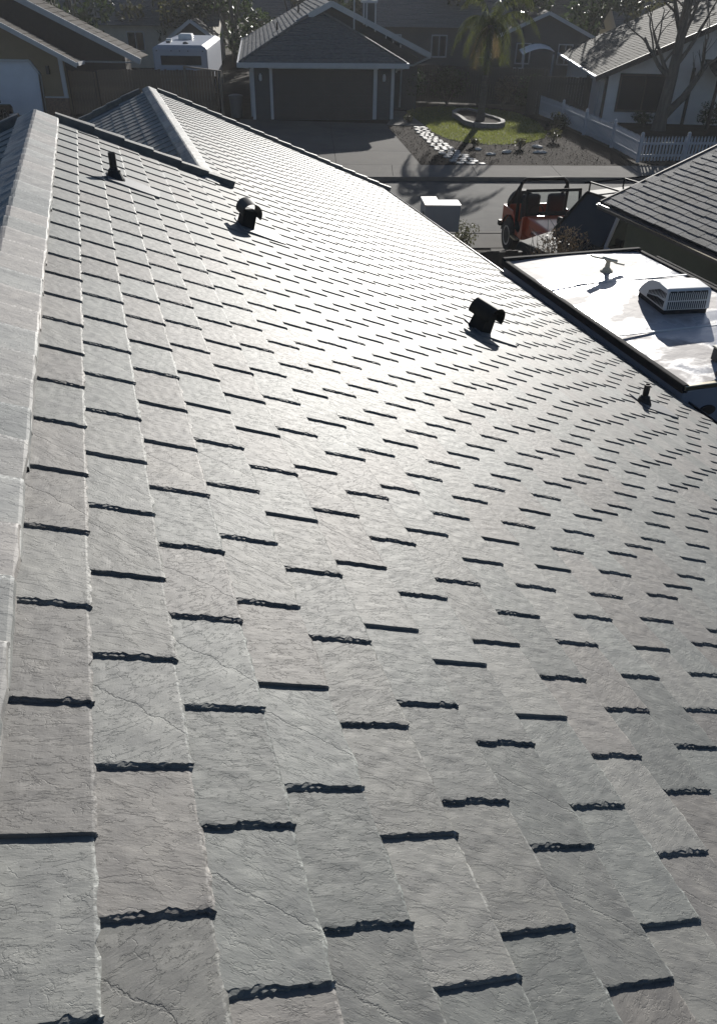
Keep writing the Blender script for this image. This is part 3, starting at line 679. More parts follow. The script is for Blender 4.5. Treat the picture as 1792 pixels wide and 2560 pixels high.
for i in range(34):
    d0 = -.02 if i >= 17 else 3.9
    d = d0
    while d < 13.8:
        w_ = random.choice([.24,.3,.33]); h_ = .008+random.random()*.005
        b.add([rq(i*EXP,d,h_),rq(i*EXP,d+w_,h_),rq(i*EXP+EXP*1.2,d+w_,0),rq(i*EXP+EXP*1.2,d,0),rq(i*EXP,d,-.005),rq(i*EXP,d+w_,-.005)], [(0,1,2,3),(0,4,5,1)]); d += w_+.005
b.build('shingle_courses', m_asph_roof, rroof, kind='stuff')
b = MB(); b.beam(rq(-.05,-.02,-.07), rq(-.05,14,-.07), .09, .09); b.build('gutter', m_gutter, rhs)
b = MB(); b.beam(rq(-.1,-.03,-.03), rq(-.1,14,-.03), .016, .016); b.build('gutter_lip', m_chrome, rhs)
b = MB(); b.beam(rq(0,-.04,-.06), rq(5.4,-.04,-.06), .03, .12); b.build('bargeboard', m_brown, rhs)
M_ = Matrix(((rhh[0],rvv[0],0,0),(rhh[1],rvv[1],0,0),(0,0,1,0),(0,0,0,1)))
b = MB(); b.box(.4,9.6,.35,13.8,-.1,2.52,M_); b.build('wall', m_greenwall, rhs)

# ------------------------------------------------------------------ RV beside the house
rvz = 2.6
rvN = np.array([3.13,6.86,0]); ry = R(16.8)
rvt = thing('camper_trailer', 'camper with glaring white roof parked between slate roof and olive house', 'camper', tuple(rvN), ry)
RVL, RVW = 4.12, 2.15      # local x across, y along
b = MB(); b.box(0,RVW,0,RVL,.45,rvz-.04); body = b.build('body', m_rvwall, rvt, bevel=.05)
b = MB(); n = 14
prof = [(.045+(RVW-.09)*i/n, rvz-.035+.03*math.sin(math.pi*i/n)) for i in range(n+1)]
yy = [.04+(RVL-.09)*j/8 for j in range(9)]
V = [(x,y,z) for y in yy for x, z in prof]; k = n+1
b.add(V, [(j*k+i,j*k+i+1,(j+1)*k+i+1,(j+1)*k+i) for j in range(8) for i in range(n)]); rvr = b.build('roof', m_rvroof, rvt, smooth=True)
b = MB(); b.box(-.02,.05,-.01,RVL+.01,rvz-.1,rvz-.012); b.box(RVW-.05,RVW+.02,-.01,RVL+.01,rvz-.1,rvz-.012); b.box(-.01,RVW+.01,RVL-.05,RVL+.03,rvz-.09,rvz+.012); b.build('roof_edge', m_rvtrim, rvt, bevel=.012)
b = MB(); b.box(0,RVW,-.018,.03,rvz-.07,rvz-.02); b.build('front_trim', m_alu, rvt, bevel=.006)
b = MB(); b.tube([(RVW+.07,.2,rvz-.06),(RVW+.07,RVL-.35,rvz-.06)], .05, 10); b.build('awning_roll', m_rvtrim, rvt)
b = MB(); b.lathe([(.001,0),(.055,0),(.055,.02),(.001,.02)], 16, Matrix.Translation((.34,-.0,2.28)) @ Matrix.Rotation(R(90),4,'X') @ Matrix.Scale(1.7,4,(1,0,0))); b.build('marker_lamp', m_brown, rvt)
for y in (.9, 2.1): b = MB(); b.lathe([(.3,-.1),(.34,-.08),(.34,.08),(.3,.1)], 18, Matrix.Translation((RVW/2-.8,y,.34)) @ Matrix.Rotation(R(90),4,'Y')); b.build('wheel', m_tyre, rvt)
for y in (1.25, 2.9): MB().box(.06,RVW-.06,y,y+.03,rvz-.012,rvz+.0).build('roof_seam', m_ac, rvt)
# air conditioner
ac = thing('air_conditioner', 'white roof air conditioner with black louvre slots on the glaring camper roof', 'air conditioner', (rvN[0]+math.cos(ry)*.88-math.sin(ry)*1.68, rvN[1]+math.sin(ry)*.88+math.cos(ry)*1.68, rvz-.004), ry-R(7))
AW, AL, AH = .58, .7, .29
pr = [(0,.05),(0.02,AH-.03),(.05,AH),(.3,AH+.012),(.44,AH-.015),(.54,AH-.06),(.62,.16),(.67,.1),(AL,.05)]   # (along, height)
b = MB(); n = len(pr)
ins = [0,.02,.04,.045,.05,.05,.045,.03,.02]
V = [(0+ins[i]*.6,y,z) for i,(y,z) in enumerate(pr)]+[(AW-ins[i]*.6,y,z) for i,(y,z) in enumerate(pr)]
b.add(V, [tuple(range(n)), tuple(range(n,2*n))[::-1]]+[(i,n+i,n+i+1,i+1) for i in range(n-1)]+[(0,n-1,2*n-1,n)]); b.build('shroud', m_ac, ac, bevel=.018)
MB().box(.02,AW-.02,.02,AL-.04,-.01,.052).build('gasket', m_acdark, ac)
slot = bpy.data.meshes.new('slot'); q = MB().box(-.0075,.0075,-.004,.004,0,.085); slot.from_pydata(q.v,[],q.f); slot.materials.append(m_acdark)
for rr_ in (0,1):
    for i in range(19): inst('slot', slot, ac, M=Matrix.Translation((.045+i*.0258, .002+.010*(rr_), .066+rr_*.1)) @ Matrix.Rotation(R(-4),4,'X')  @ Matrix.Diagonal((.75,1,1,1)))
    for i in range(13):
        y = .05+i*.031; hmax = (AH-.04) - max(0,(y-.2))*.42; k = (hmax-.07)/2/.1
        inst('slot', slot, ac, M=Matrix.Translation((.004+.012*rr_, y, .075+rr_*(hmax-.07)/2)) @ Matrix.Rotation(R(90),4,'Z') @ Matrix.Scale(max(.3,k),4,(0,0,1)))
for i in range(5): MB().box(.05+i*.095,.13+i*.095,-.004,.01,AH-.035,AH-.022, Matrix.Translation((0,.014,0))).build('top_slot', m_acdark, ac)
# crank-up aerial
ae = thing('roof_aerial', 'beige crank up aerial with two stub wings on camper roof', 'aerial', (rvN[0]+math.cos(ry)*1.12-math.sin(ry)*3.3, rvN[1]+math.sin(ry)*1.12+math.cos(ry)*3.3, rvz-.008), ry); ae.scale = (.95,.95,.95)
MB().lathe([(.09,0),(.09,.015),(.06,.03),(.035,.06),(.03,.13),(.05,.15)], 18).build('stand', m_beige, ae)
Mh = Matrix.Translation((0,0,.165)) @ Matrix.Rotation(R(14),4,'Y')
MB().lathe([(.06,-.02),(.13,-.005),(.14,.015),(.11,.032),(.03,.036)], 22, Mh @ Matrix.Scale(.8,4,(0,1,0))).build('head', m_beige, ae)
b = MB(); b.box(-.29,-.1,-.05,.05,-.012,.012,Mh); b.box(.1,.25,-.055,.02,-.03,-.008,Mh); b.build('wing', m_beige, ae, bevel=.006)
vb = thing('roof_vent', 'small dark plumbing vent standing on the camper roof', 'vent', (rvN[0]+math.cos(ry)*.68-math.sin(ry)*.42, rvN[1]+math.sin(ry)*.68+math.cos(ry)*.42, rvz-.008), ry)
MB().box(-.05,.05,-.05,.05,0,.13).build('vent_body', m_bin, vb, bevel=.01); MB().box(-.06,.06,-.06,.06,.13,.15).build('vent_lid', m_beige, vb, bevel=.008)
b = thing('roof_vent', 'low round vent cap on the camper roof front corner', 'vent', (rvN[0]+math.cos(ry)*.5-math.sin(ry)*.12, rvN[1]+math.sin(ry)*.5+math.cos(ry)*.12, rvz-.015), ry)
MB().lathe([(.06,0),(.06,.02),(.035,.04),(.03,.06),(.05,.065),(.02,.085)], 14).build('vent_body', m_bin, b)

# ------------------------------------------------------------------ left trailer
tt = thing('travel_trailer', 'white travel trailer with dark rear window behind the wooden fence', 'trailer', (-10.35,43.2,0), R(4))
b = MB(); b.add([(0,0,.5),(2.6,0,.5),(2.6,7.5,.5),(0,7.5,.5),(0,0,2.72),(2.6,0,2.72),(2.6,7.5,2.72),(0,7.5,2.72),(.25,.12,2.86),(2.35,.12,2.86),(2.35,7.4,2.86),(.25,7.4,2.86)],
  [(0,1,5,4),(1,2,6,5),(2,3,7,6),(3,0,4,7),(4,5,9,8),(5,6,10,9),(6,7,11,10),(7,4,8,11),(8,9,10,11)]); b.build('body', m_rvwall, tt, bevel=.06)
b = MB(); b.box(.36,2.3,-.02,.01,2.02,2.42); b.build('rear_window', m_glass, tt, bevel=.03)
b = MB(); b.box(.8,1.5,3.6,4.5,2.84,3.12); b.build('air_conditioner', m_ac, tt, bevel=.08)
MB().lathe([(.14,2.84),(.13,2.92),(.05,2.95)], 12, Matrix.Translation((1.5,.9,0))).build('vent', m_bin, tt)
MB().box(.35,.6,2.4,2.7,2.84,2.98).build('vent', m_ac, tt); MB().box(.5,.7,1.3,1.5,2.84,2.95).build('vent', m_bin, tt)
for x in (.2,.9,1.3,1.7,2.4): MB().box(x-.03,x+.03,-.03,0,2.6,2.64).build('marker_lamp', m_brown, tt)

# ------------------------------------------------------------------ fences
def board_fence(name, label, A, B, h, m, bw=.14, group=None, var=.03, post=True):
    A = Vector((*A,0)); B = Vector((*B,0)); d = B-A; ln = d.length; a = math.atan2(d.y, d.x)
    t = thing(name, label, 'fence', A, a, group); n = int(ln/bw)
    for i in range(n):
        hh_ = h+random.uniform(-var, var); q = MB(); q.prism([(0,0),(bw-.008,0),(bw-.008,.02),(0,.02)], .03, hh_)
        o = q.build('board', m, t); o.location = (i*bw, random.uniform(-.004,.004), 0)
    r_ = MB(); r_.box(0,ln,.022,.06,.3,.39); r_.box(0,ln,.022,.06,h-.35,h-.26); r_.build('rail', m, t)
    k = max(1, int(ln/2.4))
    for i in range(k+1): MB().box(i*ln/k-.05,i*ln/k+.05,.062,.16,-.05,h-.05).build('post', m, t)
    return t
board_fence('board_gate', 'brown board gate hung beside the tan garage corner', (-14.02,41.5), (-12.85,41.6), 1.86, m_wood)
board_fence('board_fence', 'brown board fence in front of the white travel trailer', (-12.7,41.7), (-7.2,42.3), 1.93, m_wood)
gf = thing('gate_frame', 'tall timber gate frame standing before the travel trailer', 'frame', (-8.6,41.5,0), R(-6))
MB().box(0,.1,0,.1,0,2.1).build('post', m_steel, gf); MB().box(1.7,1.8,0,.1,0,1.95).build('post', m_steel, gf); b = MB(); b.beam((.0,.05,2.12),(1.82,.05,1.97),.1,.06); b.build('top_rail', m_steel, gf)
board_fence('dark_board_fence', 'dark board fence beside the white stucco house', (8.2,44.2), (11.2,44.0), 1.76, m_wood_dk)
board_fence('dark_board_fence', 'dark board fence behind the lawn with the palm', (2.6,48.6), (9.6,47.4), 1.8, m_wood_dk)
board_fence('low_board_fence', 'low dark fence between camper end and orange jeep', (1.15,15.55), (3.25,16.1), 1.2, m_wood_dk)
# picket fence
pk = MB(); pk.prism([(-.032,0),(.032,0),(.032,.78),(.0,.86),(-.032,.78)], 0, .018, Matrix(((1,0,0,0),(0,0,1,0),(0,1,0,.06),(0,0,0,1)))); pkm = bpy.data.meshes.new('picket'); pkm.from_pydata(pk.v,[],pk.f); pkm.materials.append(m_picket)
pp = MB(); pp.box(-.055,.055,-.055,.055,0,.95); pp.lathe([(.05,.95),(.075,.98),(.06,1.04),(.01,1.07)], 8); ppm = bpy.data.meshes.new('post'); ppm.from_pydata(pp.v,[],pp.f); ppm.materials.append(m_picket)
def picket(A, B, label):
    A = Vector((*A,0)); B = Vector((*B,0)); d = B-A; ln = d.length; t = thing('picket_fence', label, 'fence', A, math.atan2(d.y,d.x))
    n = int(ln/.125)
    for i in range(1, n): inst('picket', pkm, t, (i*ln/n, -.03, random.uniform(-.01,.01)))
    r_ = MB(); r_.box(.05,ln-.05,-.012,.025,.2,.28); r_.box(.05,ln-.05,-.012,.025,.62,.7); r_.build('rail', m_picket, t)
    inst('post', ppm, t)
    return t, ln
PL = [(8.75,44.6),(9.4,41.4),(9.82,38.45),(10.28,35.4),(10.5,32.3)]
LB = ['white picket fence bay starting at the dark board fence','white picket fence bay second from the dark board fence','white picket fence bay third from the dark board fence','white picket fence bay running into the street corner post']
for a, b_, lb in zip(PL[:-1], PL[1:], LB): picket(a, b_, lb)
for i, lb in enumerate(['white picket fence bay along the pavement beside the corner post','white picket fence bay along the pavement second from corner','white picket fence bay along the pavement third from corner']): picket((10.5+i*1.85,32.3+i*.25), (10.5+(i+1)*1.85,32.3+(i+1)*.25), lb)

# ------------------------------------------------------------------ vegetation
def leaf_cloud(mb, c, r3, n, size, shell=.55, drop=0):
    for _ in range(n):
        d = Vector((random.gauss(0,1),random.gauss(0,1),random.gauss(0,1))).normalized()
        k = shell+(1-shell)*random.random()
        p = Vector((c[0]+d.x*r3[0]*k, c[1]+d.y*r3[1]*k, c[2]+d.z*r3[2]*k))
        a = Vector((random.gauss(0,1),random.gauss(0,1),random.gauss(0,1)-drop)).normalized()*size*random.uniform(.6,1.3); b = a.orthogonal().normalized()*size*random.uniform(.25,.5)
        b.rotate(Matrix.Rotation(random.random()*6.28,3,a))
        mb.poly(p-a, p+b, p+a, p-b)
def tree(name, label, loc, h, r_, m, trunk_r=.16, clumps=12, leaves=260, size=.16, cat='tree', group=None, low=.45):
    t = thing(name, label, cat, loc, 0, group); tr = MB(); cr = MB()
    top = Vector((random.uniform(-.3,.3),random.uniform(-.3,.3),h*.8)); tr.tube([(0,0,-.1),(0.05,0,h*.3),top],[trunk_r,trunk_r*.8,trunk_r*.3],7)
    for i in range(clumps):
        a = i*2.4+random.random(); rr_ = r_*random.uniform(.25,.8); z = h*random.uniform(low,.95); c = (math.cos(a)*rr_, math.sin(a)*rr_, z)
        tr.tube([(0,0,h*low*.7), (c[0]*.6,c[1]*.6,z*.9), c], [trunk_r*.4,trunk_r*.25,.02], 5)
        k = r_*random.uniform(.32,.55); leaf_cloud(cr, c, (k,k,k*.8), leaves, size)
    tr.build('trunk', m_bark, t); cr.build('crown', m, t); return t
def shrub(label, loc, r_, h, m, n=500, size=.06, cat='shrub', clumps=5):
    t = thing('shrub', label, cat, loc); f = MB(); st = MB()
    for i in range(clumps):
        a = random.random()*6.28; q = random.random()*r_*.55; c = (math.cos(a)*q, math.sin(a)*q, h*random.uniform(.35,.75)); leaf_cloud(f, c, (r_*.55,r_*.55,h*.32), n//clumps, size); st.tube([(0,0,-.05),c],[.03,.01],5)
    st.build('stem', m_bark, t); f.build('foliage', m, t); return t
# bare tree in front of the white house
def branch(mb, p, d, ln, r_, depth, up=.06):
    pts = [p]; q = p.copy(); dd = d.copy(); rad = [r_]; k = 5
    for i in range(k):
        dd = (dd + Vector((random.gauss(0,.13),random.gauss(0,.13),random.gauss(0,.1)+up))).normalized(); q = q+dd*ln/k; pts.append(q.copy()); rad.append(r_*(1-.5*(i+1)/k))
    mb.tube(pts, rad, 8 if r_ > .06 else 5)
    if depth > 0:
        for i in range(random.choice([2,3]) if depth < 3 else 3):
            s_ = random.randint(2,5); a = Vector((random.gauss(0,1),random.gauss(0,1),random.gauss(.2,.6))).normalized()
            branch(mb, pts[s_], (dd*.7+a*.75).normalized(), ln*random.uniform(.55,.8), max(.008, rad[s_]*.62), depth-1, up)
bt = thing('bare_tree', 'bare grey tree leaning before the white stucco house window', 'tree', (13.75,40.3,0))
tr = MB(); tr.tube([(0,0,-.1),(.02,0,.5),(.06,0,1.1),(.12,0,2.2),(.16,.05,3.4),(.1,.1,5.4),(.0,.1,7)],[.36,.3,.28,.25,.2,.13,.05],12); tr.build('trunk', m_bark, bt)
br = MB(); branch(br, Vector((.14,0,.55)), Vector((.62,-.05,.72)), 2.6, .2, 3)
for z, d in ((1.9,(-.35,.1,.9)),(2.1,(-.8,0,.45)),(2.5,(.5,.2,.8)),(2.9,(-.4,-.2,.9)),(3.2,(.35,.1,.9)),(3.8,(-.5,0,.8))): branch(br, Vector((.12,.02,z)), Vector(d).normalized(), 2.3, .11, 3)
br.build('branches', m_bark, bt)
bt2 = thing('bare_tree', 'second bare tree by the porch roof of the white house', 'tree', (16.3,38.6,0))
tr = MB(); tr.tube([(0,0,-.1),(.1,0,1.2),(.4,0,2.6),(.7,.1,4.2),(.9,.1,6)],[.26,.22,.18,.13,.05],10); tr.build('trunk', m_bark, bt2)
br = MB()
for z, d in ((1.5,(-.5,.1,.8)),(2.4,(.5,.2,.8)),(2.9,(-.4,-.2,.9)),(3.6,(-.5,.1,.9))): branch(br, Vector((.3,0,z)), Vector(d).normalized(), 2.2, .1, 3)
br.build('branches', m_bark, bt2)

# lawn
lawn_pts = [(2.06,44.9),(2.75,46.2),(4.0,46.9),(6.2,46.6),(7.8,45.2),(8.4,42),(8.3,39),(7.9,37.5),(7.0,36.3),(5.9,35.7),(5.2,35.6),(4.3,36.0),(3.5,36.9),(3.0,38.6),(2.82,40.3),(2.4,42.6)]
sheet('lawn', lawn_pts, -.018, m_soil)
def inside(x, y, P):
    r_ = False; j = len(P)-1
    for i in range(len(P)):
        if (P[i][1] > y) != (P[j][1] > y) and x < (P[j][0]-P[i][0])*(y-P[i][1])/(P[j][1]-P[i][1])+P[i][0]: r_ = not r_
        j = i
    return r_
c3 = [(590,915),(640,903),(720,903),(800,918),(870,950),(935,968),(980,992),(985,1012),(935,1028),(850,1028),(760,1022),(670,1002),(640,975),(600,950)]
def ray_ground(px, py, z):
    d = rt*((px-896)/1930) + up*(-(py-1280)/1930) + fw; t = (z-CAM_H)/d.z; return (d.x*t, d.y*t)
ring = [(4.45,43.75),(4.75,44.5),(5.25,44.75),(5.62,44.05),(5.95,42.7),(6.28,42.0),(6.52,41.15),(6.45,40.35),(6.1,39.85),(5.6,39.8),(5.1,39.95),(4.72,40.75),(4.62,41.9),(4.42,42.9)]
g = MB(); cnt = 0
while cnt < 26000:
    x, y = random.uniform(2,8.5), random.uniform(35.5,47)
    if not inside(x, y, lawn_pts) or inside(x, y, ring): continue
    a = random.random()*3.14; h = random.uniform(.025,.06); w_ = .012; lx, ly = random.gauss(0,.02), random.gauss(0,.02)
    g.poly((x-w_*math.cos(a),y-w_*math.sin(a),-.02),(x+w_*math.cos(a),y+w_*math.sin(a),-.02),(x+lx,y+ly,h)); cnt += 1
go = g.build('grass', m_grass, kind='stuff'); tag(go, 'short green lawn grass round the palm planter', 'grass')
# planter of blocks
pl = thing('planter', 'kidney shaped planter ring of pale blocks on the lawn', 'planter', (5.4,42,0))
per = []
for i in range(len(ring)):
    a, b_ = ring[i], ring[(i+1)%len(ring)]; ln = math.dist(a,b_); k = max(1, round(ln/.33))
    for j in range(k): per.append((lerp(a,b_,j/k), lerp(a,b_,(j+1)/k)))
for a, b_ in per:
    for lay in (0,1):
        q = MB(); q.beam((a[0]-5.4,a[1]-42,.05+lay*.11),(b_[0]-5.4,b_[1]-42,.05+lay*.11+random.uniform(-.006,.006)),.2,.1); q.build('block', m_block, pl)
MB().poly(*[(x-5.4,y-42,.13) for x, y in ring]).build('bark_fill', m_mulch, pl)
# palm
pa = thing('palm_tree', 'queen palm with drooping glossy fronds in the planter', 'palm', (5.48,41.3,.1))
tr = MB(); pts = [(0,0,-.1),(.02,0,.4),(.05,0,1.4),(.08,0,2.8),(.1,0,3.9)]; tr.tube(pts,[.24,.17,.14,.13,.16],12); tr.build('trunk', m_palmbark, pa)
def frond(az, lift, ln, droop, m):
    f = MB(); k = 16; P = []; d = Vector((math.cos(az)*math.cos(lift), math.sin(az)*math.cos(lift), math.sin(lift))); p = Vector((.1,0,3.85))
    for i in range(k+1):
        P.append(p.copy()); d = (d+Vector((0,0,-droop*(.4+i/k)))).normalized(); p = p+d*ln/k
    f.tube(P, [.022*(1-.85*i/k) for i in range(k+1)], 5)
    for i in range(2, k+1):
        for s_ in range(4):
            q = P[i-1].lerp(P[i], s_/4); t = (P[i]-P[i-1]).normalized(); side = t.cross(Vector((0,0,1)))
            if side.length < .1: side = Vector((1,0,0))
            side.normalize(); l_ = .62*math.sin(math.pi*(.12+.85*i/k))**.7*random.uniform(.75,1.1)
            for sg in (-1,1):
                e = q + side*sg*l_*random.uniform(.35,.6) + t*l_*.4 + Vector((random.gauss(0,.04),random.gauss(0,.04),-l_*random.uniform(.45,.85)))
                mid = q.lerp(e,.45)+Vector((0,0,.07*l_)); wv = t*.016
                f.add([q-wv,q+wv,mid+wv*1.1,mid-wv*1.1,e],[(0,1,2,3),(3,2,4)])
    f.build('frond', m, pa)
for i in range(15): frond(i*2.39996, random.uniform(.5,1.4), random.uniform(2.4,3.1), random.uniform(.19,.3), m_palm)
for i in range(7): frond(i*.7+.3, random.uniform(-.3,.3), random.uniform(1.7,2.3), random.uniform(.3,.42), m_palm_dry if i%2 else m_palm)
# beds, stones, rocks
sheet('bark_bed', [(2.1,31.06),(3.28,31.15),(2.9,34.5),(2.16,40.1),(.98,40.1)], -.022, m_mulch)
sheet('bark_bed', [(3.3,31.14),(8.9,31.5),(9.2,36.2),(8.2,38.2),(7.9,37.3),(7.0,36.1),(5.9,35.5),(5.2,35.4),(4.2,35.8),(3.4,36.7),(2.8,40.2),(2.2,40.1)], -.024, m_mulch)
sheet('side_bed', [(6.5,47.2),(8.2,44.4),(9.3,41.4),(9.7,38.4),(10.2,35.3),(10.4,32.1),(8.9,31.5),(9.2,36.2),(8.2,38.2),(8.5,42),(7.9,45.3)], -.02, m_mulch)
ch_ = MB()
for _ in range(5000):
    x, y = random.uniform(1,9.2), random.uniform(31.2,40)
    if inside(x, y, lawn_pts): continue
    if x < 2.1-(y-31)*.13 or y < 31.2+.05*x: continue
    a = random.random()*3.14; l_ = random.uniform(.015,.06); z = random.uniform(-.02,.03); dx, dy = math.cos(a)*l_, math.sin(a)*l_; t_ = random.gauss(0,.02)
    ch_.poly((x-dx,y-dy,z-t_),(x+dy*.4,y-dx*.4,z),(x+dx,y+dy,z+t_),(x-dy*.4,y+dx*.4,z))
o = ch_.build('bark_chips', m_mulch, kind='stuff'); tag(o, 'loose dark bark chips in the front garden beds', 'bark')
sp = thing('stepping_stone_path', 'path of pale irregular flagstones through the dark bark beds', 'path', (3,36,0))
rows = 22
for r_ in range(rows):
    t = (r_+.5)/rows; xl = 2.2+(3.36-2.2)*t**1.5; xr = 2.85+(4.55-2.85)*t**1.6; y = 40.0-(40-31.35)*t
    k = 2 if r_ < 4 else 3; hy = (40-31.35)/rows*.5
    for c in range(k):
        cx = xl+(xr-xl)*(c+.5+(.22 if r_%2 else -.12))/k; hxx = (xr-xl)/k*.5
        n = random.choice([5,6,7]); ph = random.random()*6; q = []; cx += random.uniform(-.04,.04); kx = random.uniform(.78,1.08); y_ = y+random.uniform(-.03,.03)
        for i in range(n):
            a = ph+2*math.pi*i/n+random.uniform(-.25,.25); q.append((cx+math.cos(a)*(hxx-.015)*kx*random.uniform(.85,1.12)-3, y_+math.sin(a)*hy*kx*random.uniform(.85,1.12)-36))
        MB().prism(q, -.03, .012+random.uniform(0,.012)).build('stone', m_stone, sp)
def rock(label, loc, s3):
    t = MB(); t.lathe([(.35,-.15),(.5,0),(.42,.22),(.2,.33),(.02,.35)], 9, Matrix.Diagonal((*s3,1)))
    t.v = [(x*random.uniform(.8,1.2),y*random.uniform(.8,1.2),z*random.uniform(.85,1.15)) for x,y,z in t.v]; o = t.build('garden_rock', m_rock); o.location = loc; o.rotation_euler.z = random.random()*6; tag(o, label, 'rock', 'rocks in the bark bed')
RL = ['pale rock lying at the lawn edge by the white picket fence','flat pale rock below the lawn tip','pale rock in the bark beside the flagstone path','small pale rock half buried below the lawn','pale flat rock in the middle of the bark bed']
for (x, y, s3), lb in zip([(7.15,35.2,(.55,.3,.25)),(7.05,34.0,(.6,.3,.2)),(5.7,33.9,(.4,.35,.25)),(5.0,33.4,(.5,.3,.18)),(4.6,34.4,(.35,.3,.2))], RL): rock(lb, (x,y,0), s3)
for (x, y, r_, h), lb in zip([(6.4,34.9,.35,.4),(4.5,35.1,.3,.35),(8.1,36.7,.5,.5),(2.0,41.0,.3,.4)], ['dark low shrub between the two flat rocks','dark low shrub below the lawn beside path','dark shrub at the lawn tip beside the picket fence','low shrub at the corner of the garage walkway']): shrub(lb, (x,y,0), r_, h, m_leaf2, 320, .05)
shrub('glossy dark shrub beside the garage walkway and downspout', (2.3,46.2,0), 1.1, 2.0, m_gloss, 1800, .075, clumps=9)
shrub('large dark shrub against the board fence behind the palm', (4.4,47.6,0), 1.2, 1.9, m_leaf, 1700, .08, clumps=9)
shrub('reddish dry shrub on the far side of the palm', (7.3,46.7,0), .9, 1.5, m_leaf3, 1300, .07, clumps=8)
shrub('dark rounded hedge shrub beside the dark board fence', (8.6,46.3,0), 1.0, 1.6, m_leaf, 1400, .08, clumps=8)
shrub('dark shrub growing under the stucco house window', (13.4,41.3,0), .7, .7, m_leaf, 700, .06)
shrub('dark shrub under the stucco house porch', (16.2,40.8,0), 1.0, 1.2, m_leaf, 900, .07)
shrub('dark shrub growing inside the picket fence gate bay', (9.1,40.2,0), .6, .7, m_leaf2, 600, .06)
shrub('round clipped shrub beside the steel mailbox', (2.47,19.6,0), .42, .85, m_leaf2, 900, .035)
# twiggy bush before the jeep
tb = thing('twiggy_bush', 'dark twiggy bush in front of the orange jeep bonnet', 'bush', (4.0,15.95,0)); q = MB()
for i in range(26): a = random.random()*6.28; branch(q, Vector((math.cos(a)*.1,math.sin(a)*.1,0)), Vector((math.cos(a)*.45,math.sin(a)*.45,1)).normalized(), random.uniform(.7,1.0), .011, 2, .05)
q.build('twigs', m_bark, tb); q = MB(); leaf_cloud(q, (.1,0,.8), (.85,.5,.8), 5200, .035, .15); q.build('foliage', m_leaf3, tb); tb.scale = (.85,.85,1.1)

# ------------------------------------------------------------------ mailbox, vehicles
mx = thing('mailbox', 'pale steel parcel mailbox with rusty lid on a post', 'mailbox', (1.45,19.15,0), R(4))
b = MB(); b.box(0,.84,0,.5,.72,1.32); b.box(0,.36,.5,.85,.72,1.32); b.build('cabinet', m_box, mx, bevel=.01)
b = MB(); b.box(-.01,.37,-.01,.86,1.32,1.345); b.build('rusty_lid', m_rust, mx); b = MB(); b.box(.372,.85,-.01,.51,1.32,1.345); b.build('lid', m_ac, mx)
b = MB(); b.box(.48,.56,.2,.28,0,.72); b.build('post', m_steel, mx); b = MB(); b.box(.1,.3,.2,.4,0,.72); b.build('pedestal', m_box, mx)
b = MB(); b.box(-.012,0,.2,.32,1.0,1.06); b.box(-.012,0,.2,.23,1.0,1.12); b.box(-.012,0,.36,.4,.98,1.12); b.build('number_mark', m_black, mx)

def wheel(parent, x, y, r_, wd, side):
    t = MB(); t.lathe([(r_*.6,-wd/2),(r_*.93,-wd/2),(r_,-wd*.35),(r_,wd*.35),(r_*.93,wd/2),(r_*.6,wd/2)], 26, Matrix.Translation((x,y,r_)) @ Matrix.Rotation(R(90),4,'Y')); w_ = t.build('wheel', m_tyre, parent)
    t = MB(); t.lathe([(r_*.2,wd*.2),(r_*.5,wd*.3),(r_*.6,wd*.46),(r_*.62,wd*.52),(r_*.52,wd*.52),(r_*.45,wd*.36),(.02,wd*.34)], 20, Matrix.Translation((x,y,r_)) @ Matrix.Rotation(R(90)*side,4,'Y')); t.build('rim', m_rim, w_)
# jeep: local +y is forward, x to its left is negative
jp = thing('jeep', 'open orange red jeep with black roll bar and windscreen frame', 'jeep', (4.42,20.42,0), math.pi+R(10))
def body_side(mb, x0, x1, prof): 
    n = len(prof); mb.add([(x0,y,z) for y,z in prof]+[(x1,y,z) for y,z in prof], [tuple(range(n)), tuple(range(n,2*n))[::-1]]+[(i,n+i,n+(i+1)%n,(i+1)%n) for i in range(n)])
b = MB(); tub = [(-.62,.55),(-.62,1.0),(.08,1.0),(.2,.92),(.3,.62),(.62,.58),(.72,.68),(.78,1.02),(.88,1.05),(.88,.5)]
for sx in (-.74,.70): body_side(b, sx, sx+.04, tub)
b.box(-.7,.7,-.62,.88,.5,.55); b.box(-.7,.7,-.62,-.58,.55,1.0); b.box(-.7,.7,.8,.88,.55,1.05)
b.build('tub', m_orange, jp, bevel=.012)
b = MB(); b.add([(-.66,.88,.62),(.66,.88,.62),(.52,2.3,.62),(-.52,2.3,.62),(-.64,.88,1.06),(.64,.88,1.06),(.5,2.28,.99),(-.5,2.28,.99)],[(0,1,5,4),(1,2,6,5),(2,3,7,6),(3,0,4,7),(4,5,6,7),(3,2,1,0)]); b.build('bonnet', m_orange, jp, bevel=.03)
for sx in (-1,1):
    b = MB(); xa, xb = sorted((sx*.5, sx*.78)); b.add([(xa,1.5,.78),(xb,1.5,.78),(xb,1.62,.9),(xa,1.62,.9),(xa,2.35,.9),(xb,2.35,.86),(xb,2.35,.82),(xa,2.35,.82)],[(0,1,2,3),(3,2,5,4),(4,5,6,7)]); b.build('wing', m_orange, jp)
    MB().lathe([(.09,0),(.09,.04),(.06,.05)], 14, Matrix.Translation((sx*.36,2.31,.83)) @ Matrix.Rotation(R(-90),4,'X')).build('headlight', m_chrome, jp)
b = MB()
for i in range(7): b.box(-.21+i*.06,-.18+i*.06,2.3,2.315,.66,.92)
b.build('grille', m_black, jp)
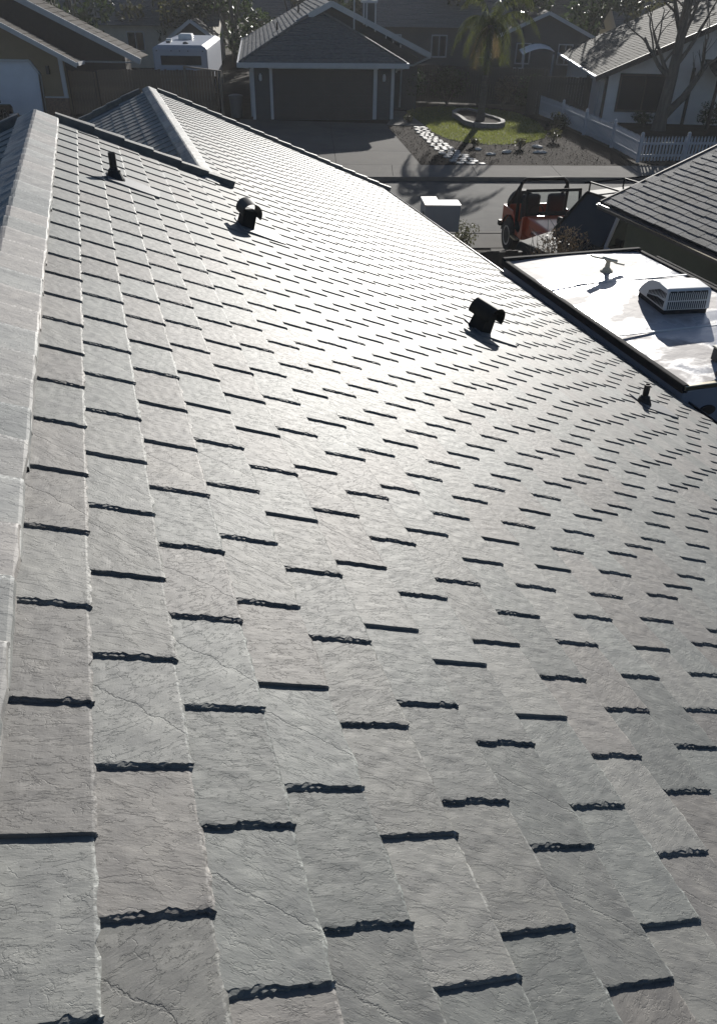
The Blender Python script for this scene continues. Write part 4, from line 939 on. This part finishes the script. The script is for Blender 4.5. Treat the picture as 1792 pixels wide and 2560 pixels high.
for sx in (-1,1):
    wheel(jp, sx*.68, 0, .39, .24, sx); wheel(jp, sx*.68, 2.08, .39, .24, sx)
    b = MB(); xa, xb = sorted((sx*.74, sx*.8)); 
    for i in range(8):
        a0, a1 = math.pi*i/8, math.pi*(i+1)/8; b.add([(xa,math.cos(a0)*.46,.42+math.sin(a0)*.46),(xb,math.cos(a0)*.46,.42+math.sin(a0)*.46),(xb,math.cos(a1)*.46,.42+math.sin(a1)*.46),(xa,math.cos(a1)*.46,.42+math.sin(a1)*.46)],[(0,1,2,3)])
    b.build('wheel_arch', m_black, jp)
    b = MB(); b.lathe([(.02,-.01),(.42,-.01),(.42,.0),(.02,.0)], 22, Matrix.Translation((sx*.745,0,.42)) @ Matrix.Rotation(R(90),4,'Y')); b.build('arch_shade', m_black, jp)  # black disc standing in for the shade inside the wheel arch
b = MB(); b.box(-.78,.78,-.8,-.66,.45,.58); b.build('rear_bumper', m_black, jp); b = MB(); b.box(-.75,.75,2.4,2.5,.48,.6); b.build('front_bumper', m_black, jp)
b = MB(); b.tube([(-.62,.1,.6),(-.62,.1,1.5),(-.58,.1,1.66),(-.48,.1,1.74),(.48,.1,1.74),(.58,.1,1.66),(.62,.1,1.5),(.62,.1,.6)], .042, 9)
for sx in (-1,1): b.tube([(sx*.6,.1,1.6),(sx*.64,-.52,1.0)], .038, 8)
b.build('roll_bar', m_black, jp, smooth=True)
Mw = Matrix.Translation((0,.86,1.06)) @ Matrix.Rotation(R(14),4,'X')
b = MB(); b.box(-.7,-.63,0,.05,0,.6,Mw); b.box(.63,.7,0,.05,0,.6,Mw); b.box(-.7,.7,0,.05,.53,.6,Mw); b.box(-.7,.7,0,.05,0,.09,Mw); ws = b.build('windscreen_frame', m_black, jp, bevel=.01)
m_clear, tt_, bb_ = nodes('windscreen_glass'); bb_.inputs['Transmission Weight'].default_value = 1; bb_.inputs['Roughness'].default_value = 0.02; bb_.inputs['IOR'].default_value = 1.02; bb_.inputs['Base Color'].default_value = (.75,.8,.8,1)
b = MB(); b.box(-.63,.63,.02,.026,.09,.53,Mw); b.build('windscreen', m_clear, ws)
for sx in (-.33,.33):
    b = MB(); b.box(sx-.24,sx+.24,.2,.66,.56,.82); b.box(sx-.24,sx+.24,.12,.26,.8,1.42); b.build('seat', m_seat, jp, bevel=.07)
b = MB(); ring_ = [(.33+.18*math.cos(a),.62,1.08+.18*math.sin(a)) for a in [2*math.pi*i/18 for i in range(19)]]; b.tube(ring_, .014, 6); b.build('steering_wheel', m_black, jp)
b = MB(); b.lathe([(.2,-.1),(.36,-.1),(.37,.1),(.2,.1)], 22, Matrix.Translation((.2,-.74,.95)) @ Matrix.Rotation(R(90),4,'X')); b.build('spare_wheel', m_tyre, jp)
b = MB(); b.box(.8,.9,.55,.9,.5,.53); b.box(-.9,-.8,.3,1.3,.42,.45); b.build('side_step', m_alu, jp)

def car(name, label, loc, rz, paint, ln=4.5, wd=1.8, h=1.5, belt=.92, rack=False, cat='car', van=False):
    t = thing(name, label, cat, loc, rz); hw = wd/2
    prof = [(0,.35),(0,.7),(.1,belt),(ln*.3,belt+.02),(ln*.68,belt),(ln*.97,belt-.18),(ln,.62),(ln,.35)]
    b = MB(); n = len(prof); V = []
    for x, k in ((-hw,.0),(-hw+.06,1),(hw-.06,1),(hw,0)):
        for y, z in prof: V.append((x, y, z if k or z < .8 else z-.08))
    F = [tuple(range(n)), tuple(range(3*n,4*n))[::-1]]
    for s_ in range(3):
        for i in range(n): F.append((s_*n+i,(s_+1)*n+i,(s_+1)*n+(i+1)%n,s_*n+(i+1)%n))
    b.add(V, F); b.build('body', paint, t, bevel=.03)
    rb, rtp, ft, fb = (.06,.3,ln*.58,ln*.74)
    c = [(-hw+.08,rb,belt-.02),(hw-.08,rb,belt-.02),(hw-.08,fb,belt-.02),(-hw+.08,fb,belt-.02),(-hw+.22,rtp,h),(hw-.22,rtp,h),(hw-.22,ft,h),(-hw+.22,ft,h)]
    g_ = MB(); g_.add(c,[(0,1,5,4),(1,2,6,5),(2,3,7,6),(3,0,4,7)]); gl = g_.build('glasshouse', m_glass, t)
    p = MB()
    for a_, b_ in ((0,4),(1,5),(2,6),(3,7)): p.beam(c[a_], c[b_], .07, .07)
    for y0, y1 in ((.38,.36),(.68,.66)):
        for sx in (1,-1): p.beam((sx*(hw-.08),rb+(fb-rb)*y0,belt-.02),(sx*(hw-.22),rtp+(ft-rtp)*y1+.1,h),.07,.05)
    p.box(-hw+.2,hw-.2,rtp-.03,ft+.03,h-.02,h+.035); p.build('roof', paint, t, bevel=.02)
    for sx in (-1,1):
        for y in (ln*.19, ln*.8): wheel(t, sx*(hw-.1), y, .33, .2, sx)
        m_ = MB(); m_.box(*sorted((sx*hw,sx*(hw+.2))), fb-.35,fb-.25,belt+.02,belt+.17); m_.build('mirror', paint, t, bevel=.03)
        MB().box(*sorted((sx*(hw-.5),sx*(hw-.12))), ln-.03,ln+.01,.6,.72).build('headlight', m_chrome, t, bevel=.02)
    if rack:
        k = MB()
        for y in (rtp+.2,(rtp+ft)/2,ft-.05): k.tube([(-hw+.2,y,h+.02),(-hw+.2,y,h+.2),(hw-.2,y,h+.2),(hw-.2,y,h+.02)], .02, 6)
        for sx in (-1,1): k.tube([(sx*(hw-.2),rtp,h+.2),(sx*(hw-.2),ft+.1,h+.2)], .02, 6)
        k.build('roof_rack', m_black, t)
    return t
car('parked_car', 'black car parked before the pale garage door', (-17.2,34.6,0), R(-3), m_carblk, 4.6, 1.85, 1.5)
suv = car('parked_van', 'dark van with roof rack beside jeep, its white door open', (7.2,18.3,0), R(117), m_cardark, 4.0, 1.7, 1.98, 1.25, True, 'van')
b = MB(); b.add([(-.03,0,.45),(.03,0,.45),(.03,1.0,.45),(-.03,1.0,.45),(-.03,0,1.2),(.03,0,1.2),(.03,1.0,1.22),(-.03,1.0,1.22)],[(0,1,5,4),(1,2,6,5),(2,3,7,6),(3,0,4,7),(4,5,6,7),(3,2,1,0)])
b.beam((0,.02,1.2),(0,.36,1.93),.05,.06); b.beam((0,.36,1.93),(0,.9,1.93),.05,.06); b.beam((0,.96,1.22),(0,.9,1.93),.05,.06)
dr_ = b.build('open_door', m_carwhite, suv); dr_['label'] = 'white front door swung open'; dr_.location = (-.86,2.95,.08); dr_.rotation_euler.z = R(72)
b = MB(); b.box(.035,.05,.1,.25,1.02,1.07); b.build('handle', m_black, dr_)

# ------------------------------------------------------------------ far background
def simple_house(name, label, loc, rz, wd, dp, wall_h, rise, mw, mr, axis='x', win=3):
    t = thing(name, label, 'house', loc, rz); b = MB(); b.box(0,wd,0,dp,-.1,wall_h); b.build('wall', mw, t)
    rf = MB(); e = .5
    if axis == 'x':
        courses(rf, (-e,-e,wall_h-.1),(wd+e,-e,wall_h-.1),(wd+e,dp/2,wall_h+rise),(-e,dp/2,wall_h+rise), 14, .02, .6); courses(rf, (wd+e,dp+e,wall_h-.1),(-e,dp+e,wall_h-.1),(-e,dp/2,wall_h+rise),(wd+e,dp/2,wall_h+rise), 6, .02, .8)
        for xg in (0, wd): MB().poly((xg,0,wall_h),(xg,dp,wall_h),(xg,dp/2,wall_h+rise-.1)).build('gable_wall', mw, t)
    else:
        courses(rf, (-e,dp,wall_h-.1),(-e,-e,wall_h-.1),(wd/2,-e,wall_h+rise),(wd/2,dp,wall_h+rise), 14, .02, .6); courses(rf, (wd+e,-e,wall_h-.1),(wd+e,dp,wall_h-.1),(wd/2,dp,wall_h+rise),(wd/2,-e,wall_h+rise), 14, .02, .6)
        b = MB(); b.add([(0,0,wall_h),(wd,0,wall_h),(wd/2,0,wall_h+rise-.1)],[(0,1,2)]); b.build('gable_wall', mw, t)
        b = MB(); b.beam((-e,-e-.03,wall_h-.16),(wd/2,-e-.03,wall_h+rise-.06),.06,.2); b.beam((wd+e,-e-.03,wall_h-.16),(wd/2,-e-.03,wall_h+rise-.06),.06,.2); b.build('bargeboard', m_white, t)
    rf.build('roof', mr, t, kind='stuff')
    for i in range(win): window(t, wd*(i+.35)/win, wd*(i+.65)/win, wall_h*.4, wall_h*.8, -.01, m_white, .07, 1)
    return t
simple_house('far_house', 'grey roofed low house behind the gabled centre house', (.2,62,0), R(3), 9.5, 9, 3.0, 1.75, m_dkgrey, m_tile_grey)
simple_house('far_house', 'small gabled house behind the white stucco house', (9.0,60,0), R(-6), 5.5, 8, 2.7, 1.3, m_dkgrey, m_shake, 'y', 2)
simple_house('far_house', 'tan roofed house beyond the small gabled house', (8,72,0), R(-3), 10, 9, 2.7, 1.8, m_cream, m_tile_tan)
simple_house('far_house', 'pale walled house behind the travel trailer trees', (-22,64,0), R(4), 11, 9, 2.7, 1.6, m_cream, m_tile_grey)
simple_house('garden_shed', 'small shed with pale gable boards beyond the travel trailer', (-12.6,60,0), R(2), 2.0, 2.5, 2.3, .9, m_dkgrey, m_shake, 'y', 1)
simple_house('far_house', 'dark roofed house beyond the centre house', (-10,74,0), R(2), 11, 9, 2.7, 1.7, m_tan, m_tile_grey)
simple_house('far_house', 'long low house behind the bare trees', (19,68,0), R(-4), 14, 9, 2.7, 1.8, m_cream, m_tile_grey)
pt = thing('patio_cover', 'translucent curved patio cover at the stucco house gutter', 'patio cover', (9.8,54.2,0), R(-4)); b = MB()
for i in range(6):
    a0, a1 = i/6, (i+1)/6; z = lambda a: 1.95+.35*math.sin(a*2.6); b.add([(a0*1.9-.4,0,z(a0)),(a1*1.9-.4,0,z(a1)),(a1*1.9-.4,2.6,z(a1)+.1),(a0*1.9-.4,2.6,z(a0)+.1)],[(0,1,2,3)])
b.build('sheet', m_ac, pt)
for x in (-.35,1.4): MB().box(x,x+.08,.05,.13,0,2.0).build('post', m_white, pt)
gp_ = thing('gate_pillar', 'dark pillar with pale cap beyond the lawn', 'pillar', (9.0,53,0)); MB().box(-.3,.3,-.3,.3,0,1.25).build('shaft', m_block, gp_); MB().box(-.38,.38,-.38,.38,1.25,1.34).build('cap', m_stone, gp_)
sheet('back_lawn', [(6.5,50),(9.4,50),(9.4,58),(6.5,58)], -.015, m_grass)
TL = [((-19,58,0),7.5,3.2,'dense dark tree behind the dark brown gabled house',m_leaf),((-14.5,66,0),7,3.2,'olive tree behind the garden shed',m_leaf2),((-9.8,66,0),8,3.4,'dark tree beyond the end of the travel trailer',m_leaf),((-5.5,70,0),7.5,3,'olive tree behind the centre house left roof edge',m_leaf2),
 ((-1.8,66,0),7,2.6,'dark tree beside the grey roofed low house',m_leaf),((7.2,68,0),9,3.2,'tall tree behind the palm crown',m_leaf2),((10.8,68,0),8,3.0,'dark tree behind the small gabled house',m_leaf),((15.6,64,0),8,3.2,'dark tree behind the white stucco house ridge',m_leaf),((20.5,60,0),8.5,3.4,'dark tree beyond the bare trees',m_leaf2),((3.5,80,0),9,4,'dark tree beyond the grey roofed house',m_leaf),((-15,84,0),10,5,'large dark tree far beyond the travel trailer',m_leaf),((13,84,0),10,5,'large dark tree far beyond the small gabled house',m_leaf),((26,82,0),10,5,'large dark tree far behind the long low house',m_leaf),((-27,80,0),10,5,'large dark tree far behind the pale walled house',m_leaf)]
for loc, h, r_, lb, m_ in TL: tree('shade_tree', lb, loc, h, r_, m_, .2, 11, 210, .24, group='trees beyond the street houses', low=.16)
# a far belt of trees closes the view
q = MB()
for i in range(70):
    x = -110+i*3.2; leaf_cloud(q, (x,random.uniform(96,112),random.uniform(2,5)), (3.4,3,4.2), 120, .5)
o = q.build('tree_belt', m_leaf, kind='stuff'); tag(o, 'far belt of dark trees closing the view', 'trees')

# ------------------------------------------------------------------ backlit morning air
hz = MB(); hz.box(-140, 140, -40, 125, -1.2, 12.5)
m_hz = bpy.data.materials.new('thin_haze'); m_hz.use_nodes = True; t = m_hz.node_tree; t.nodes.clear()
ou = t.nodes.new('ShaderNodeOutputMaterial'); pv = t.nodes.new('ShaderNodeVolumePrincipled')
pv.inputs['Color'].default_value = (.94,.95,.96,1); pv.inputs['Density'].default_value = .0005; pv.inputs['Anisotropy'].default_value = .3
t.links.new(pv.outputs[0], ou.inputs['Volume'])
ho = hz.build('haze', m_hz, kind='stuff'); tag(ho, 'thin pale haze hanging over the street', 'haze')
